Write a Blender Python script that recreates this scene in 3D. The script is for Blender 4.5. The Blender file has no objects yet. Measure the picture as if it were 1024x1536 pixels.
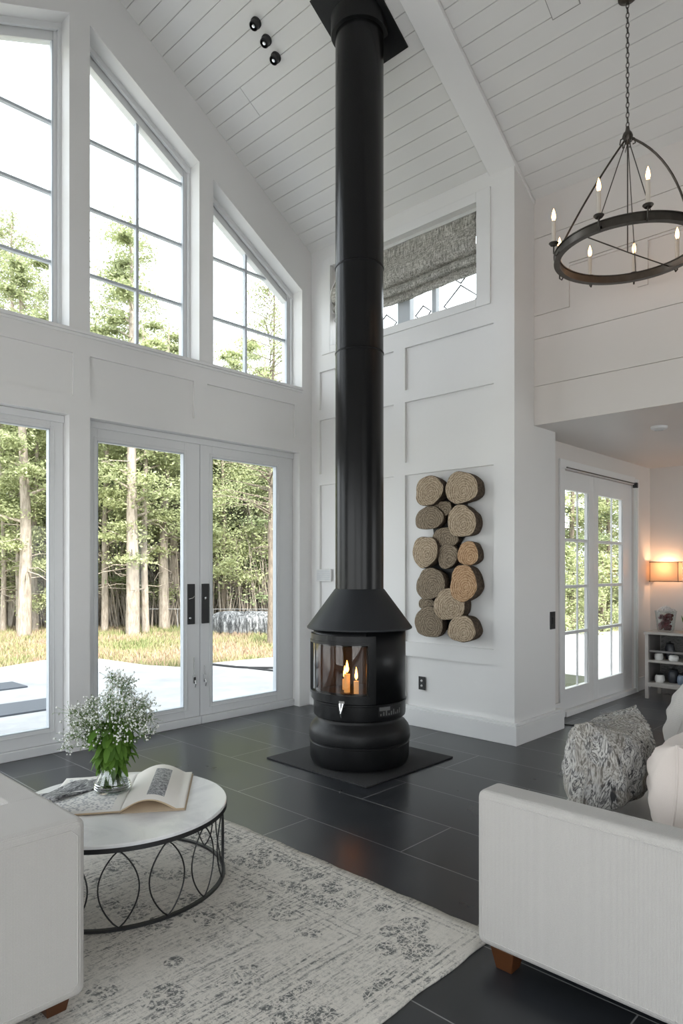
import bpy, math, random
from mathutils import Vector, Matrix
random.seed(7)
SC = bpy.context.scene
COL = SC.collection
PI = math.pi

# ------------------------------------------------------------ mesh builder
class MB:
    def __init__(s): s.v = []; s.f = []; s.m = []; s.mi = 0
    def add(s, vs, fs, M=None):
        o = len(s.v)
        for p in vs:
            p = Vector(p)
            if M is not None: p = M @ p
            s.v.append(tuple(p))
        for f in fs: s.f.append(tuple(i + o for i in f)); s.m.append(s.mi)
        return s
    def box(s, x0, x1, y0, y1, z0, z1, M=None):
        vs = [(x0,y0,z0),(x1,y0,z0),(x1,y1,z0),(x0,y1,z0),(x0,y0,z1),(x1,y0,z1),(x1,y1,z1),(x0,y1,z1)]
        return s.add(vs, [(0,3,2,1),(4,5,6,7),(0,1,5,4),(1,2,6,5),(2,3,7,6),(3,0,4,7)], M)
    def prism(s, poly, axis, a, b, M=None):
        # poly: 2D points; axis 'y': (x,z); 'x': (y,z); 'z': (x,y)
        n = len(poly)
        def P(p, t):
            return (p[0], t, p[1]) if axis == 'y' else ((t, p[0], p[1]) if axis == 'x' else (p[0], p[1], t))
        vs = [P(p, a) for p in poly] + [P(p, b) for p in poly]
        fs = [tuple(range(n)), tuple(range(2*n-1, n-1, -1))]
        for i in range(n):
            j = (i+1) % n
            fs.append((i, i+n, j+n, j))
        return s.add(vs, fs, M)
    def lathe(s, prof, n=48, c=(0,0,0), M=None, a0=0, a1=None):
        full = a1 is None
        if full: a1 = 2*PI
        k = n if full else n+1
        vs = []
        for i in range(k):
            a = a0 + (a1-a0)*i/n
            for r, z in prof: vs.append((c[0]+r*math.cos(a), c[1]+r*math.sin(a), c[2]+z))
        p = len(prof); fs = []
        for i in range(n):
            j = (i+1) % k
            for q in range(p-1):
                fs.append((i*p+q, j*p+q, j*p+q+1, i*p+q+1))
        return s.add(vs, fs, M)
    def tube(s, pts, r, n=8, cap=True, M=None, closed=False):
        pts = [Vector(p) for p in pts]; k = len(pts)
        rr = r if isinstance(r, (list, tuple)) else [r]*k
        vs = []; prev = None
        for i, p in enumerate(pts):
            if closed: t = (pts[(i+1) % k]-pts[i-1]).normalized()
            elif i == 0: t = (pts[1]-p).normalized()
            elif i == k-1: t = (p-pts[-2]).normalized()
            else: t = (pts[i+1]-pts[i-1]).normalized()
            if prev is None:
                up = Vector((0,0,1)) if abs(t.z) < .9 else Vector((1,0,0))
                u = t.cross(up).normalized()
            else:
                u = (prev - t*prev.dot(t)).normalized()
            prev = u; w = t.cross(u)
            for j in range(n):
                a = 2*PI*j/n
                vs.append(p + u*(math.cos(a)*rr[i]) + w*(math.sin(a)*rr[i]))
        fs = []
        for i in range(k if closed else k-1):
            i2 = (i+1) % k
            for j in range(n):
                fs.append((i*n+j, i2*n+j, i2*n+(j+1) % n, i*n+(j+1) % n))
        if cap and not closed:
            fs.append(tuple(range(n))); fs.append(tuple((k-1)*n+j for j in range(n-1, -1, -1)))
        return s.add(vs, fs, M)
    def ball(s, c, r, nu=8, nv=6, sz=1.0, M=None):
        prof = [(max(1e-5, r*math.sin(PI*i/nv)), -r*sz*math.cos(PI*i/nv)) for i in range(nv+1)]
        return s.lathe(prof, nu, c, M)
    def build(s, name, mat, parent=None, smooth=None, bevel=None, seg=3, recalc=True):
        me = bpy.data.meshes.new(name)
        me.from_pydata(s.v, [], s.f); 
        mats = mat if isinstance(mat, (list, tuple)) else [mat]
        for mm in mats: me.materials.append(mm)
        if len(mats) > 1: me.polygons.foreach_set('material_index', s.m)
        if recalc:
            import bmesh
            bm = bmesh.new(); bm.from_mesh(me)
            bmesh.ops.recalc_face_normals(bm, faces=bm.faces); bm.to_mesh(me); bm.free()
        if smooth is not None:
            me.polygons.foreach_set('use_smooth', [True]*len(me.polygons))
            me.set_sharp_from_angle(angle=math.radians(smooth))
        me.update()
        o = bpy.data.objects.new(name, me); COL.objects.link(o)
        if parent is not None: o.parent = parent
        if bevel:
            m = o.modifiers.new('bevel', 'BEVEL'); m.width = bevel; m.segments = seg; m.limit_method = 'ANGLE'
            me.polygons.foreach_set('use_smooth', [True]*len(me.polygons))
            m.harden_normals = True
        return o

def tag(o, label, cat, group=None, kind=None):
    if label: o['label'] = label
    if cat: o['category'] = cat
    if group: o['group'] = group
    if kind: o['kind'] = kind
    return o
def thing(name, loc, label, cat, rz=0, group=None, kind=None):
    o = bpy.data.objects.new(name, None); COL.objects.link(o)
    o.location = loc; o.rotation_euler = (0,0,rz); o.empty_display_size = .1
    return tag(o, label, cat, group, kind)
def struct(o, label=None, cat=None):
    o['kind'] = 'structure'
    if label: o['label'] = label
    if cat: o['category'] = cat
    return o
def copy_tree(o, parent=None):
    c = o.copy(); COL.objects.link(c); c.parent = parent
    for ch in o.children: copy_tree(ch, c)
    return c

# ------------------------------------------------------------ materials
def srgb(h):
    v = [int(h[i:i+2], 16)/255 for i in (0,2,4)]
    return tuple((x/12.92 if x <= .04045 else ((x+.055)/1.055)**2.4) for x in v) + (1,)
class N:
    def __init__(s, name):
        s.m = bpy.data.materials.new(name); s.m.use_nodes = True
        s.t = s.m.node_tree; s.n = s.t.nodes; s.l = s.t.links
        s.b = s.n['Principled BSDF']; s.out = s.n['Material Output']
    def new(s, ty, **k):
        q = s.n.new(ty)
        for a, v in k.items(): setattr(q, a, v)
        return q
    def link(s, a, b): s.l.new(a, b)
    def math(s, op, a, b=None, c=None):
        q = s.n.new('ShaderNodeMath'); q.operation = op
        for i, x in enumerate((a, b, c)):
            if x is None: continue
            if isinstance(x, (int, float)): q.inputs[i].default_value = x
            else: s.l.new(x, q.inputs[i])
        return q.outputs[0]
    def coord(s, kind='Object', scale=(1,1,1), loc=(0,0,0)):
        tc = s.n.new('ShaderNodeTexCoord'); mp = s.n.new('ShaderNodeMapping')
        mp.inputs['Scale'].default_value = scale; mp.inputs['Location'].default_value = loc
        s.l.new(tc.outputs[kind], mp.inputs['Vector']); return mp.outputs[0]
    def noise(s, vec, scale, detail=4, rough=.5, dist=0):
        q = s.n.new('ShaderNodeTexNoise'); q.inputs['Scale'].default_value = scale
        q.inputs['Detail'].default_value = detail; q.inputs['Roughness'].default_value = rough
        q.inputs['Distortion'].default_value = dist
        if vec is not None: s.l.new(vec, q.inputs['Vector'])
        return q.outputs['Fac']
    def ramp(s, fac, stops, interp='LINEAR'):
        q = s.n.new('ShaderNodeValToRGB'); q.color_ramp.interpolation = interp
        e = q.color_ramp.elements
        while len(e) < len(stops): e.new(.5)
        for i, (p, c) in enumerate(stops):
            e[i].position = p; e[i].color = c if len(c) == 4 else tuple(c)+(1,)
        s.l.new(fac, q.inputs[0]); return q.outputs[0]
    def mix(s, fac, a, b):
        q = s.n.new('ShaderNodeMix'); q.data_type = 'RGBA'
        for i, x in ((0, fac), (6, a), (7, b)):
            if isinstance(x, (int, float)): q.inputs[i].default_value = x
            elif isinstance(x, tuple): q.inputs[i].default_value = x
            else: s.l.new(x, q.inputs[i])
        return q.outputs[2]
    def bump(s, h, strength=.3, dist=.01):
        q = s.n.new('ShaderNodeBump'); q.inputs['Strength'].default_value = strength
        q.inputs['Distance'].default_value = dist
        s.l.new(h, q.inputs['Height']); s.l.new(q.outputs[0], s.b.inputs['Normal'])
    def set(s, col=None, rough=None, metal=None, spec=None):
        if col is not None:
            if isinstance(col, tuple): s.b.inputs['Base Color'].default_value = col
            else: s.l.new(col, s.b.inputs['Base Color'])
        if rough is not None:
            if isinstance(rough, (int, float)): s.b.inputs['Roughness'].default_value = rough
            else: s.l.new(rough, s.b.inputs['Roughness'])
        if metal is not None: s.b.inputs['Metallic'].default_value = metal
        if spec is not None: s.b.inputs['Specular IOR Level'].default_value = spec
        return s.m
def G(v, w=0): return (v*(1+w), v, v*(1-w), 1)

def mat_paint(name, c, rough=.5, sc=60, amt=.03):
    n = N(name); v = n.coord()
    f = n.noise(v, 3, 3)
    c2 = tuple(x*.965 for x in c[:3])+(1,)
    n.set(n.mix(f, c, c2), rough); n.bump(n.noise(v, sc, 2), amt, .004)
    return n.m
def mat_plain(name, c, rough=.5, metal=0, var=.12, sc=14, bump=.0, spec=.5):
    n = N(name); v = n.coord()
    f = n.noise(v, sc, 4)
    a = tuple(x*(1-var) for x in c[:3])+(1,); b = tuple(min(1, x*(1+var)) for x in c[:3])+(1,)
    n.set(n.mix(f, a, b), rough, metal, spec)
    if bump: n.bump(n.noise(v, sc*6, 3), bump, .004)
    return n.m
def mat_emit(name, c, st):
    n = N(name); e = n.new('ShaderNodeEmission'); e.inputs[0].default_value = c; e.inputs[1].default_value = st
    n.link(e.outputs[0], n.out.inputs[0]); return n.m
def mat_glass(name, tint=(.97,.98,.98,1), refl=1.0, rough=.0):
    n = N(name)
    t = n.new('ShaderNodeBsdfTransparent'); t.inputs[0].default_value = tint
    g = n.new('ShaderNodeBsdfGlossy'); g.inputs['Roughness'].default_value = rough
    lw = n.new('ShaderNodeLayerWeight'); lw.inputs[0].default_value = .5
    fr = n.math('ADD', n.math('MULTIPLY', n.math('POWER', lw.outputs['Facing'], 5), .9), .04)
    mx = n.new('ShaderNodeMixShader')
    n.link(n.math('MULTIPLY', fr, refl), mx.inputs[0]); n.link(t.outputs[0], mx.inputs[1]); n.link(g.outputs[0], mx.inputs[2])
    n.link(mx.outputs[0], n.out.inputs[0]); return n.m

M_wall = mat_paint('white_wall_paint', (.80,.795,.785,1), .5)
M_wall2 = mat_paint('lamp_toned_wall_paint', (.72,.685,.655,1), .5)  # white paint with the dimmer, lamp-warmed light put into its colour
M_ceil = mat_paint('white_plank_paint', (.74,.735,.72,1), .45)
M_gap = mat_plain('shadow_gap_board', (.30,.30,.29,1), .9)
M_trim = mat_paint('white_trim_paint', (.80,.80,.795,1), .35)
M_door = mat_paint('white_door_enamel', (.74,.75,.755,1), .3)
M_munt = mat_paint('backlit_grey_window_bar', (.52,.56,.60,1), .4)  # bars greyed blue: their backlit shade is put into the colour
M_glass = mat_glass('clear_window_glass', refl=.35)
M_black = mat_plain('matt_black_steel', (.007,.0073,.008,1), .34, 0, .15, 9, .0, .32)
M_hood = mat_plain('bluish_black_hood', (.014,.0155,.0185,1), .5, 0, .1, 9, .0, .35)
M_black2 = mat_plain('black_cast_iron', (.007,.0072,.008,1), .42, 0, .15, 20, .04, .3)
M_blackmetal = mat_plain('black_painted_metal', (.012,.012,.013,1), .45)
M_chrome = mat_plain('polished_chrome', (.7,.7,.7,1), .15, 1)
M_pewter = mat_plain('brushed_dark_pewter', (.10,.09,.08,1), .33, 1, .25, 30)
M_cream = mat_plain('cream_candle_sleeve', (.62,.57,.50,1), .5)
M_flame = mat_emit('warm_candle_bulb', (1,.50,.18,1), 18)
M_fire = mat_emit('orange_fire_flame', (1,.33,.05,1), 42)
M_legwood = mat_plain('orange_brown_wood', (.07,.024,.007,1), .4, 0, .3, 20)
M_plastic = mat_plain('white_plastic', (.7,.7,.69,1), .4)
M_firebrick = mat_plain('sooty_fire_lining', (.05,.045,.04,1), .7, 0, .4, 12, .2)
M_wax = mat_plain('glowing_warm_wax', (.7,.5,.3,1), .5)
M_wax.node_tree.nodes['Principled BSDF'].inputs['Emission Color'].default_value = (1,.45,.12,1)
M_wax.node_tree.nodes['Principled BSDF'].inputs['Emission Strength'].default_value = .8  # wax emits an orange glow of its own in place of flame light

def fabric(name, c, sc=420, bump=.5, var=.10):
    n = N(name); v = n.coord()
    w1 = n.new('ShaderNodeTexWave', wave_type='BANDS', bands_direction='X'); w1.inputs['Scale'].default_value = sc/6; w1.inputs['Distortion'].default_value = 1.2
    w2 = n.new('ShaderNodeTexWave', wave_type='BANDS', bands_direction='Z'); w2.inputs['Scale'].default_value = sc/6; w2.inputs['Distortion'].default_value = 1.2
    w3 = n.new('ShaderNodeTexWave', wave_type='BANDS', bands_direction='Y'); w3.inputs['Scale'].default_value = sc/6; w3.inputs['Distortion'].default_value = 1.2
    for w in (w1, w2, w3): n.link(v, w.inputs['Vector'])
    h = n.math('ADD', n.math('MULTIPLY', w1.outputs['Fac'], w2.outputs['Fac']), w3.outputs['Fac'])
    f = n.noise(v, 260, 3, .7)
    hh = n.math('ADD', h, f)
    a = tuple(x*(1-var) for x in c[:3])+(1,); b = tuple(min(1, x*(1+var*.6)) for x in c[:3])+(1,)
    n.set(n.mix(f, a, b), .95, 0, .2); n.bump(hh, bump, .0015)
    n.b.inputs['Sheen Weight'].default_value = .15
    return n.m
M_sofa = fabric('off_white_woven_fabric', (.485,.465,.44,1))
M_pipe = fabric('off_white_piping', (.485,.465,.44,1))
M_cushion = fabric('cream_linen', (.70,.63,.58,1), 600, .25, .05)

# tiled floor
def mat_floor():
    n = N('charcoal_floor_tile')
    tc = n.new('ShaderNodeTexCoord'); sp = n.new('ShaderNodeSeparateXYZ'); n.link(tc.outputs['Object'], sp.inputs[0])
    cb = n.new('ShaderNodeCombineXYZ')
    n.link(n.math('ADD', sp.outputs[1], -2.09+1.30*8), cb.inputs[0]); n.link(n.math('ADD', sp.outputs[0], -2.605+.435*21), cb.inputs[1])
    br = n.new('ShaderNodeTexBrick'); n.link(cb.outputs[0], br.inputs['Vector'])
    br.offset = .5; br.offset_frequency = 2
    br.inputs['Scale'].default_value = 1; br.inputs['Brick Width'].default_value = 1.30; br.inputs['Row Height'].default_value = .435
    br.inputs['Mortar Size'].default_value = .0026; br.inputs['Mortar Smooth'].default_value = .1
    br.inputs['Color1'].default_value = (.018,.020,.0235,1); br.inputs['Color2'].default_value = (.030,.032,.036,1); br.inputs['Mortar'].default_value = (.22,.22,.22,1)
    v = n.coord(); f = n.noise(v, 1.6, 4, .55, .1); f2 = n.noise(v, 9, 6, .7)
    cl = n.ramp(f, [(.3, (.8,.8,.82)), (.7, (1.25,1.24,1.22))])
    q = n.new('ShaderNodeMix'); q.data_type = 'RGBA'; q.blend_type = 'MULTIPLY'; q.inputs[0].default_value = 1
    n.link(br.outputs['Color'], q.inputs[6]); n.link(cl, q.inputs[7])
    rr = n.math('ADD', n.math('MULTIPLY', f, .10), .24)
    n.set(q.outputs[2], rr, 0, .5)
    n.bump(n.math('ADD', n.math('MULTIPLY', br.outputs['Fac'], -1.5), n.math('MULTIPLY', f2, .02)), .2, .002)
    return n.m
M_floor = mat_floor()

def mat_rug():
    n = N('distressed_cream_grey_rug')
    tc = n.new('ShaderNodeTexCoord'); sp = n.new('ShaderNodeSeparateXYZ'); n.link(tc.outputs['Object'], sp.inputs[0])
    X, Y = sp.outputs[0], sp.outputs[1]
    dx = n.math('SUBTRACT', 2.255, X); dy = n.math('SUBTRACT', Y, 1.345)
    d = n.math('MINIMUM', dx, dy)
    def band(a, b):
        return n.math('MULTIPLY', n.math('GREATER_THAN', d, a), n.math('LESS_THAN', d, b))
    lines = None
    for a in (.045, .075, .33, .365, .40, .62):
        q = band(a, a+.010); lines = q if lines is None else n.math('ADD', lines, q)
    v = n.coord()
    wob = n.noise(v, 6, 3)
    # rosette motifs in the border and field
    def motif(sc, th, th2, loc):
        vo = n.new('ShaderNodeTexVoronoi'); vo.inputs['Scale'].default_value = sc; vo.inputs['Randomness'].default_value = .8
        n.link(n.coord(loc=loc), vo.inputs['Vector'])
        vo2 = n.new('ShaderNodeTexVoronoi'); vo2.feature = 'DISTANCE_TO_EDGE'; vo2.inputs['Scale'].default_value = sc*5; n.link(n.coord(loc=loc), vo2.inputs['Vector'])
        inside = n.math('LESS_THAN', vo.outputs['Distance'], th)
        leaf = n.math('GREATER_THAN', vo2.outputs['Distance'], th2)
        return n.math('MULTIPLY', inside, leaf)
    mb = n.math('MULTIPLY', motif(8, .52, .06, (.3,.1,0)), band(.10, .31))
    mf = n.math('MULTIPLY', n.math('MULTIPLY', motif(5, .36, .08, (.7,.2,0)), n.math('GREATER_THAN', d, .42)), .8)
    # weave streaks running with the pile rows
    st = n.noise(n.coord(scale=(6, 60, 6)), 1.6, 6, .75)
    st2 = n.noise(n.coord(scale=(60, 6, 6)), 1.6, 6, .75)
    streak = n.ramp(st, [(.46, (0,0,0)), (.58, (1,1,1))])
    streak2 = n.ramp(st2, [(.50, (0,0,0)), (.64, (1,1,1))])
    big = n.ramp(n.noise(v, 2.6, 5, .65, .5), [(.34, (.12,.12,.12)), (.60, (1,1,1))])
    fade = n.ramp(n.noise(v, 55, 4, .8), [(.42, (0,0,0)), (.56, (1,1,1))])
    p = n.math('ADD', n.math('MULTIPLY', lines, .55), n.math('ADD', mb, mf))
    p = n.math('MULTIPLY', n.math('MINIMUM', p, 1), fade)
    s_ = n.math('MULTIPLY', n.math('MULTIPLY', n.math('ADD', streak, n.math('MULTIPLY', streak2, .5)), big), n.math('MULTIPLY', fade, .95))
    fac = n.math('MINIMUM', n.math('ADD', n.math('MULTIPLY', p, .85), s_), .95)
    base = n.mix(n.noise(v, 5, 6, .7), (.60,.565,.505,1), (.73,.695,.635,1))
    fine = n.noise(v, 340, 2, .8)
    base = n.mix(n.math('MULTIPLY', n.ramp(fine, [(.45, (0,0,0)), (.6, (1,1,1))]), .30), base, (.44,.43,.41,1))
    n.set(n.mix(fac, base, (.12,.122,.122,1)), .97, 0, .1)
    n.bump(fine, .5, .004)
    return n.m
M_rug = mat_rug()

def mat_grain(name, c1, c2, c3, ring=17):
    n = N(name)
    v = n.coord()
    nz = n.new('ShaderNodeTexNoise'); nz.inputs['Scale'].default_value = 9; nz.inputs['Detail'].default_value = 4; n.link(v, nz.inputs['Vector'])
    ad = n.new('ShaderNodeVectorMath'); ad.operation = 'MULTIPLY_ADD'; n.link(nz.outputs['Color'], ad.inputs[0]); ad.inputs[1].default_value = (.05,.05,.05); n.link(v, ad.inputs[2])
    w = n.new('ShaderNodeTexWave', wave_type='RINGS', rings_direction='X'); w.inputs['Scale'].default_value = ring; w.inputs['Distortion'].default_value = 5; w.inputs['Detail'].default_value = 4; w.inputs['Detail Scale'].default_value = 2.5
    n.link(ad.outputs[0], w.inputs['Vector'])
    f = n.noise(v, 55, 5, .8)
    g = n.math('ADD', n.math('MULTIPLY', w.outputs['Fac'], .26), n.math('MULTIPLY', f, .86))
    n.set(n.ramp(g, [(.25, c1), (.55, c2), (.85, c3)]), .85, 0, .2); n.bump(g, .6, .006)
    return n.m
M_grain = mat_grain('weathered_end_grain', (.10,.07,.045), (.40,.31,.215), (.66,.55,.42))
M_grain_o = mat_grain('orange_end_grain', (.14,.075,.035), (.46,.28,.155), (.70,.52,.34))
M_grain_d = mat_grain('dark_end_grain', (.06,.047,.034), (.24,.19,.135), (.44,.36,.27))
def mat_bark(name, a, b, sc=1, streak=True):
    n = N(name)
    v = n.coord(scale=(18*sc, 18*sc, 4*sc) if streak else (20*sc,)*3)
    f = n.noise(v, 1.2, 6, .7)
    n.set(n.ramp(f, [(.35, a), (.65, b)]), .9, 0, .2); n.bump(f, .8, .02)
    return n.m
M_bark = mat_bark('log_bark', (.045,.033,.024), (.15,.11,.08), 2, False)
M_trunk = mat_bark('pale_tree_bark', (.22,.185,.15), (.46,.40,.34), 1)
M_trunk_d = mat_bark('brown_tree_bark', (.11,.09,.07), (.26,.215,.17), 1)

def mat_leaf(name, a, b, trans=.35):
    n = N(name)
    oi = n.new('ShaderNodeObjectInfo'); ge = n.new('ShaderNodeNewGeometry')
    v = n.coord(); f = n.noise(v, 2.2, 4, .7)
    rnd = n.math('ADD', n.math('MULTIPLY', ge.outputs['Random Per Island'], .5), n.math('MULTIPLY', f, .5))
    c = n.mix(rnd, a, b)
    n.set(c, .6, 0, .25)
    tr = n.new('ShaderNodeBsdfTranslucent'); n.link(c, tr.inputs[0])
    mx = n.new('ShaderNodeMixShader'); mx.inputs[0].default_value = trans
    n.link(n.b.outputs[0], mx.inputs[1]); n.link(tr.outputs[0], mx.inputs[2]); n.link(mx.outputs[0], n.out.inputs[0])
    return n.m
M_leafA = mat_leaf('olive_green_foliage', (.19,.22,.10,1), (.47,.51,.29,1))  # forest greens paled and desaturated: haze put into the leaf colours
M_leafB = mat_leaf('deep_green_foliage', (.14,.18,.09,1), (.37,.43,.24,1))
M_leafC = mat_leaf('yellow_green_foliage', (.27,.31,.14,1), (.57,.60,.35,1))
M_brush = mat_leaf('brown_thicket', (.22,.185,.145,1), (.50,.43,.35,1), .2)
def mat_meadow(name):
    n = N(name); v = n.coord(); ge = n.new('ShaderNodeNewGeometry')
    f = n.noise(v, .45, 5, .65, .3); q = n.math('ADD', n.math('MULTIPLY', f, .8), n.math('MULTIPLY', ge.outputs['Random Per Island'], .2))
    c = n.ramp(q, [(.36, (.15,.19,.07)), (.48, (.29,.28,.14)), (.58, (.38,.28,.20)), (.7, (.42,.29,.23))])
    n.set(c, .9, 0, .15); return n.m
M_dry = mat_meadow('dry_meadow_grass')
M_bleaf = mat_leaf('fresh_bouquet_leaf', (.06,.15,.02,1), (.20,.36,.06,1), .4)
M_bleaf2 = mat_leaf('small_sprig_leaf', (.14,.19,.08,1), (.30,.34,.20,1), .3)
M_blossom = mat_plain('white_blossom', (.80,.80,.77,1), .8)

# ------------------------------------------------------------ key sizes
G_Y = 5.02; LX = 4.80; SY = 2.70; UX = 5.12; EZ = 4.63; SL = .62; RX = 2.35
SZ = 2.575
def zc(x):  # ceiling underside
    return EZ + SL*(LX-x) if x >= RX else EZ + SL*(LX-RX) - SL*(RX-x)
WX = -1.2; FY = -3.2; BX = 8.29

# ------------------------------------------------------------ floor, ceiling
struct(MB().box(WX-.2, BX+.2, FY-.2, 5.30, -.12, 0).build('floor', M_floor))

def ceiling():
    b = MB()
    a = math.atan(SL); L = 1/math.cos(a)
    ylo, yhi = FY, G_Y+.06
    for side in (1, -1):
        x = RX + (.055 if side == 1 else .055); k = 0
        x = 2.954 - .11*6 if side == 1 else RX+.005
        lim = UX+.03
        while True:
            if side == 1:
                x0 = max(RX, x+.0025); x1 = min(x+.11-.0025, lim)
                if x >= lim: break
            else:
                x1 = x-.0025; x0 = x-.11+.0025
                if x0 < WX: break
            segs = [(ylo, yhi)]
            if side == 1 and (abs(x-3.504) < .02 or abs(x-3.614) < .02): segs = [(ylo, 4.53), (4.534, yhi)]
            if side == 1 and abs(x-4.604) < .02: segs = [(ylo, 1.1), (1.104, yhi)]
            if x1 > x0:
                for s0, s1 in segs:
                    b.prism([(x0, zc(x0)), (x1, zc(x1)), (x1, zc(x1)+.014), (x0, zc(x0)+.014)], 'y', s0, s1)
            x += .11*side
    o = b.build('ceiling', M_ceil)
    struct(o)
    g = MB()
    for x0, x1 in ((WX-.1, RX), (RX, UX+.1)):
        g.prism([(x0, zc(x0)+.0145), (x1, zc(x1)+.0145), (x1, zc(x1)+.2), (x0, zc(x0)+.2)], 'y', FY-.1, 5.30)
    r = g.build('roof_deck', M_gap, o)
    # painted beam running up the slope
    t = MB().prism([(RX, zc(RX)), (LX+.32, zc(LX+.32)), (LX+.32, zc(LX+.32)-.035), (LX, zc(LX)-.045), (RX, zc(RX)-.045)], 'y', 2.69, 2.925)
    struct(t.build('trim_1', M_trim, None, None, .006))
ceiling()

# ------------------------------------------------------------ gable wall
def ztop(x):
    return 5.605 - .62*(x-2.431) if x >= 2.35 else 5.605 - .45*(2.268-x)
WINS = [(.10, 1.12), (1.27, 2.268), (2.431, 3.435), (3.584, 4.67)]
def gable():
    b = MB(); y0, y1 = G_Y, 5.30
    P = lambda poly: b.prism(poly, 'y', y0, y1)
    H = 2.565; S = 3.225
    # piers beside the doors
    b.box(WX-.1, .066, y0, y1, 0, H); b.box(2.268, 2.431, y0, y1, 0, H); b.box(4.634, LX+.2, y0, y1, 0, H)
    # band between doors and windows: back board and raised rails
    b.box(WX-.1, LX+.2, y0+.022, y1, H, S)
    for z0, z1 in ((H, 2.712), (3.04, S)): b.box(WX-.1, LX, y0, y0+.022, z0, z1)
    xs = [(WX-.1, .10), (1.08, 1.22), (2.299, 2.431), (3.38, 3.52), (4.57, LX)]
    for x0, x1 in xs: b.box(x0, x1, y0, y0+.022, 2.712, 3.04)
    # piers between the windows up to the slope
    def pier(x0, x1):
        pts = [(x0, S), (x1, S), (x1, zc(x1)+.1)]
        if x0 < RX < x1: pts.append((RX, zc(RX)+.1))
        pts.append((x0, zc(x0)+.1)); P(pts)
    edges = [WX-.1] + [e for w in WINS for e in w] + [LX+.2]
    for i in range(0, len(edges), 2): pier(edges[i], edges[i+1])
    for x0, x1 in WINS:
        P([(x0, ztop(x0)), (x1, ztop(x1)), (x1, zc(x1)+.1), (x0, zc(x0)+.1)])
    w = struct(b.build('wall_back', M_wall, None, None))
    s = MB().box(WX, 4.672, G_Y-.022, G_Y+.19, S-.028, S-.001)
    s.box(WX, 4.672, G_Y-.010, G_Y, S-.05, S-.028)
    struct(s.build('trim_2', M_trim, None, None, .004))
gable()

def gable_window(idx, x0, x1, vm, hz):
    b = MB(); ya, yb = 5.19, 5.27; fw = .05; S = 3.225
    t0, t1 = ztop(x0), ztop(x1)
    b.box(x0, x0+fw, ya, yb, S, t0-.02 if t0 < t1 else t0-.02-.0)
    b.v.clear(); b.f.clear(); b.m.clear()
    sl = (t1-t0)/(x1-x0); T = lambda x: t0 + sl*(x-x0)
    b.prism([(x0, S), (x0+fw, S), (x0+fw, T(x0+fw)), (x0, T(x0))], 'y', ya, yb)
    b.prism([(x1-fw, S), (x1, S), (x1, T(x1)), (x1-fw, T(x1-fw))], 'y', ya, yb)
    b.box(x0+fw, x1-fw, ya, yb, S, S+.065)
    b.prism([(x0+fw, T(x0+fw)-.12), (x1-fw, T(x1-fw)-.12), (x1-fw, T(x1-fw)), (x0+fw, T(x0+fw))], 'y', ya+.01, yb)
    # stepped outer bead
    b.prism([(x0, T(x0)-.05), (x1, T(x1)-.05), (x1, T(x1)), (x0, T(x0))], 'y', ya-.03, ya)
    b.box(x1-.022, x1, ya-.03, ya, S, T(x1)-.05); b.box(x0, x0+.022, ya-.03, ya, S, T(x0)-.05); b.box(x0+.02, x1-.02, ya-.03, ya, S, S+.02)
    f = struct(b.build('window_%d' % idx, M_door, None, None))
    m = MB()
    m.box(vm-.012, vm+.012, ya+.02, yb-.02, S+.06, T(vm)-.10)
    for z in hz:
        xe = x1-fw
        if T(xe)-.12 < z: xe = min(xe, x0 + (z+.12-t0)/sl) if sl < 0 else xe
        xs = x0+fw
        if sl > 0 and T(xs)-.12 < z: xs = x0+(z+.12-t0)/sl
        if xe > xs: m.box(xs-.005, xe+.005, ya+.022, yb-.022, z-.011, z+.011)
    # darker inner gasket lines
    for xx in (x0+fw, x1-fw-.010): m.box(xx, xx+.010, ya-.002, ya+.03, S+.06, T(xx)-.12)
    m.build('glazing_bars', M_munt, f)
    g = MB(); g.prism([(x0+.03, S+.04), (x1-.03, S+.04), (x1-.03, T(x1-.03)-.08), (x0+.03, T(x0+.03)-.08)], 'y', 5.228, 5.234)
    g.build('pane', M_glass, f)
hz = (4.84, 4.295, 3.76)
gable_window(1, *WINS[0], .61, (4.295, 3.76)); gable_window(2, *WINS[1], 1.77, hz)
gable_window(3, *WINS[2], 2.942, hz); gable_window(4, *WINS[3], 4.104, (4.295, 3.738))

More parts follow.
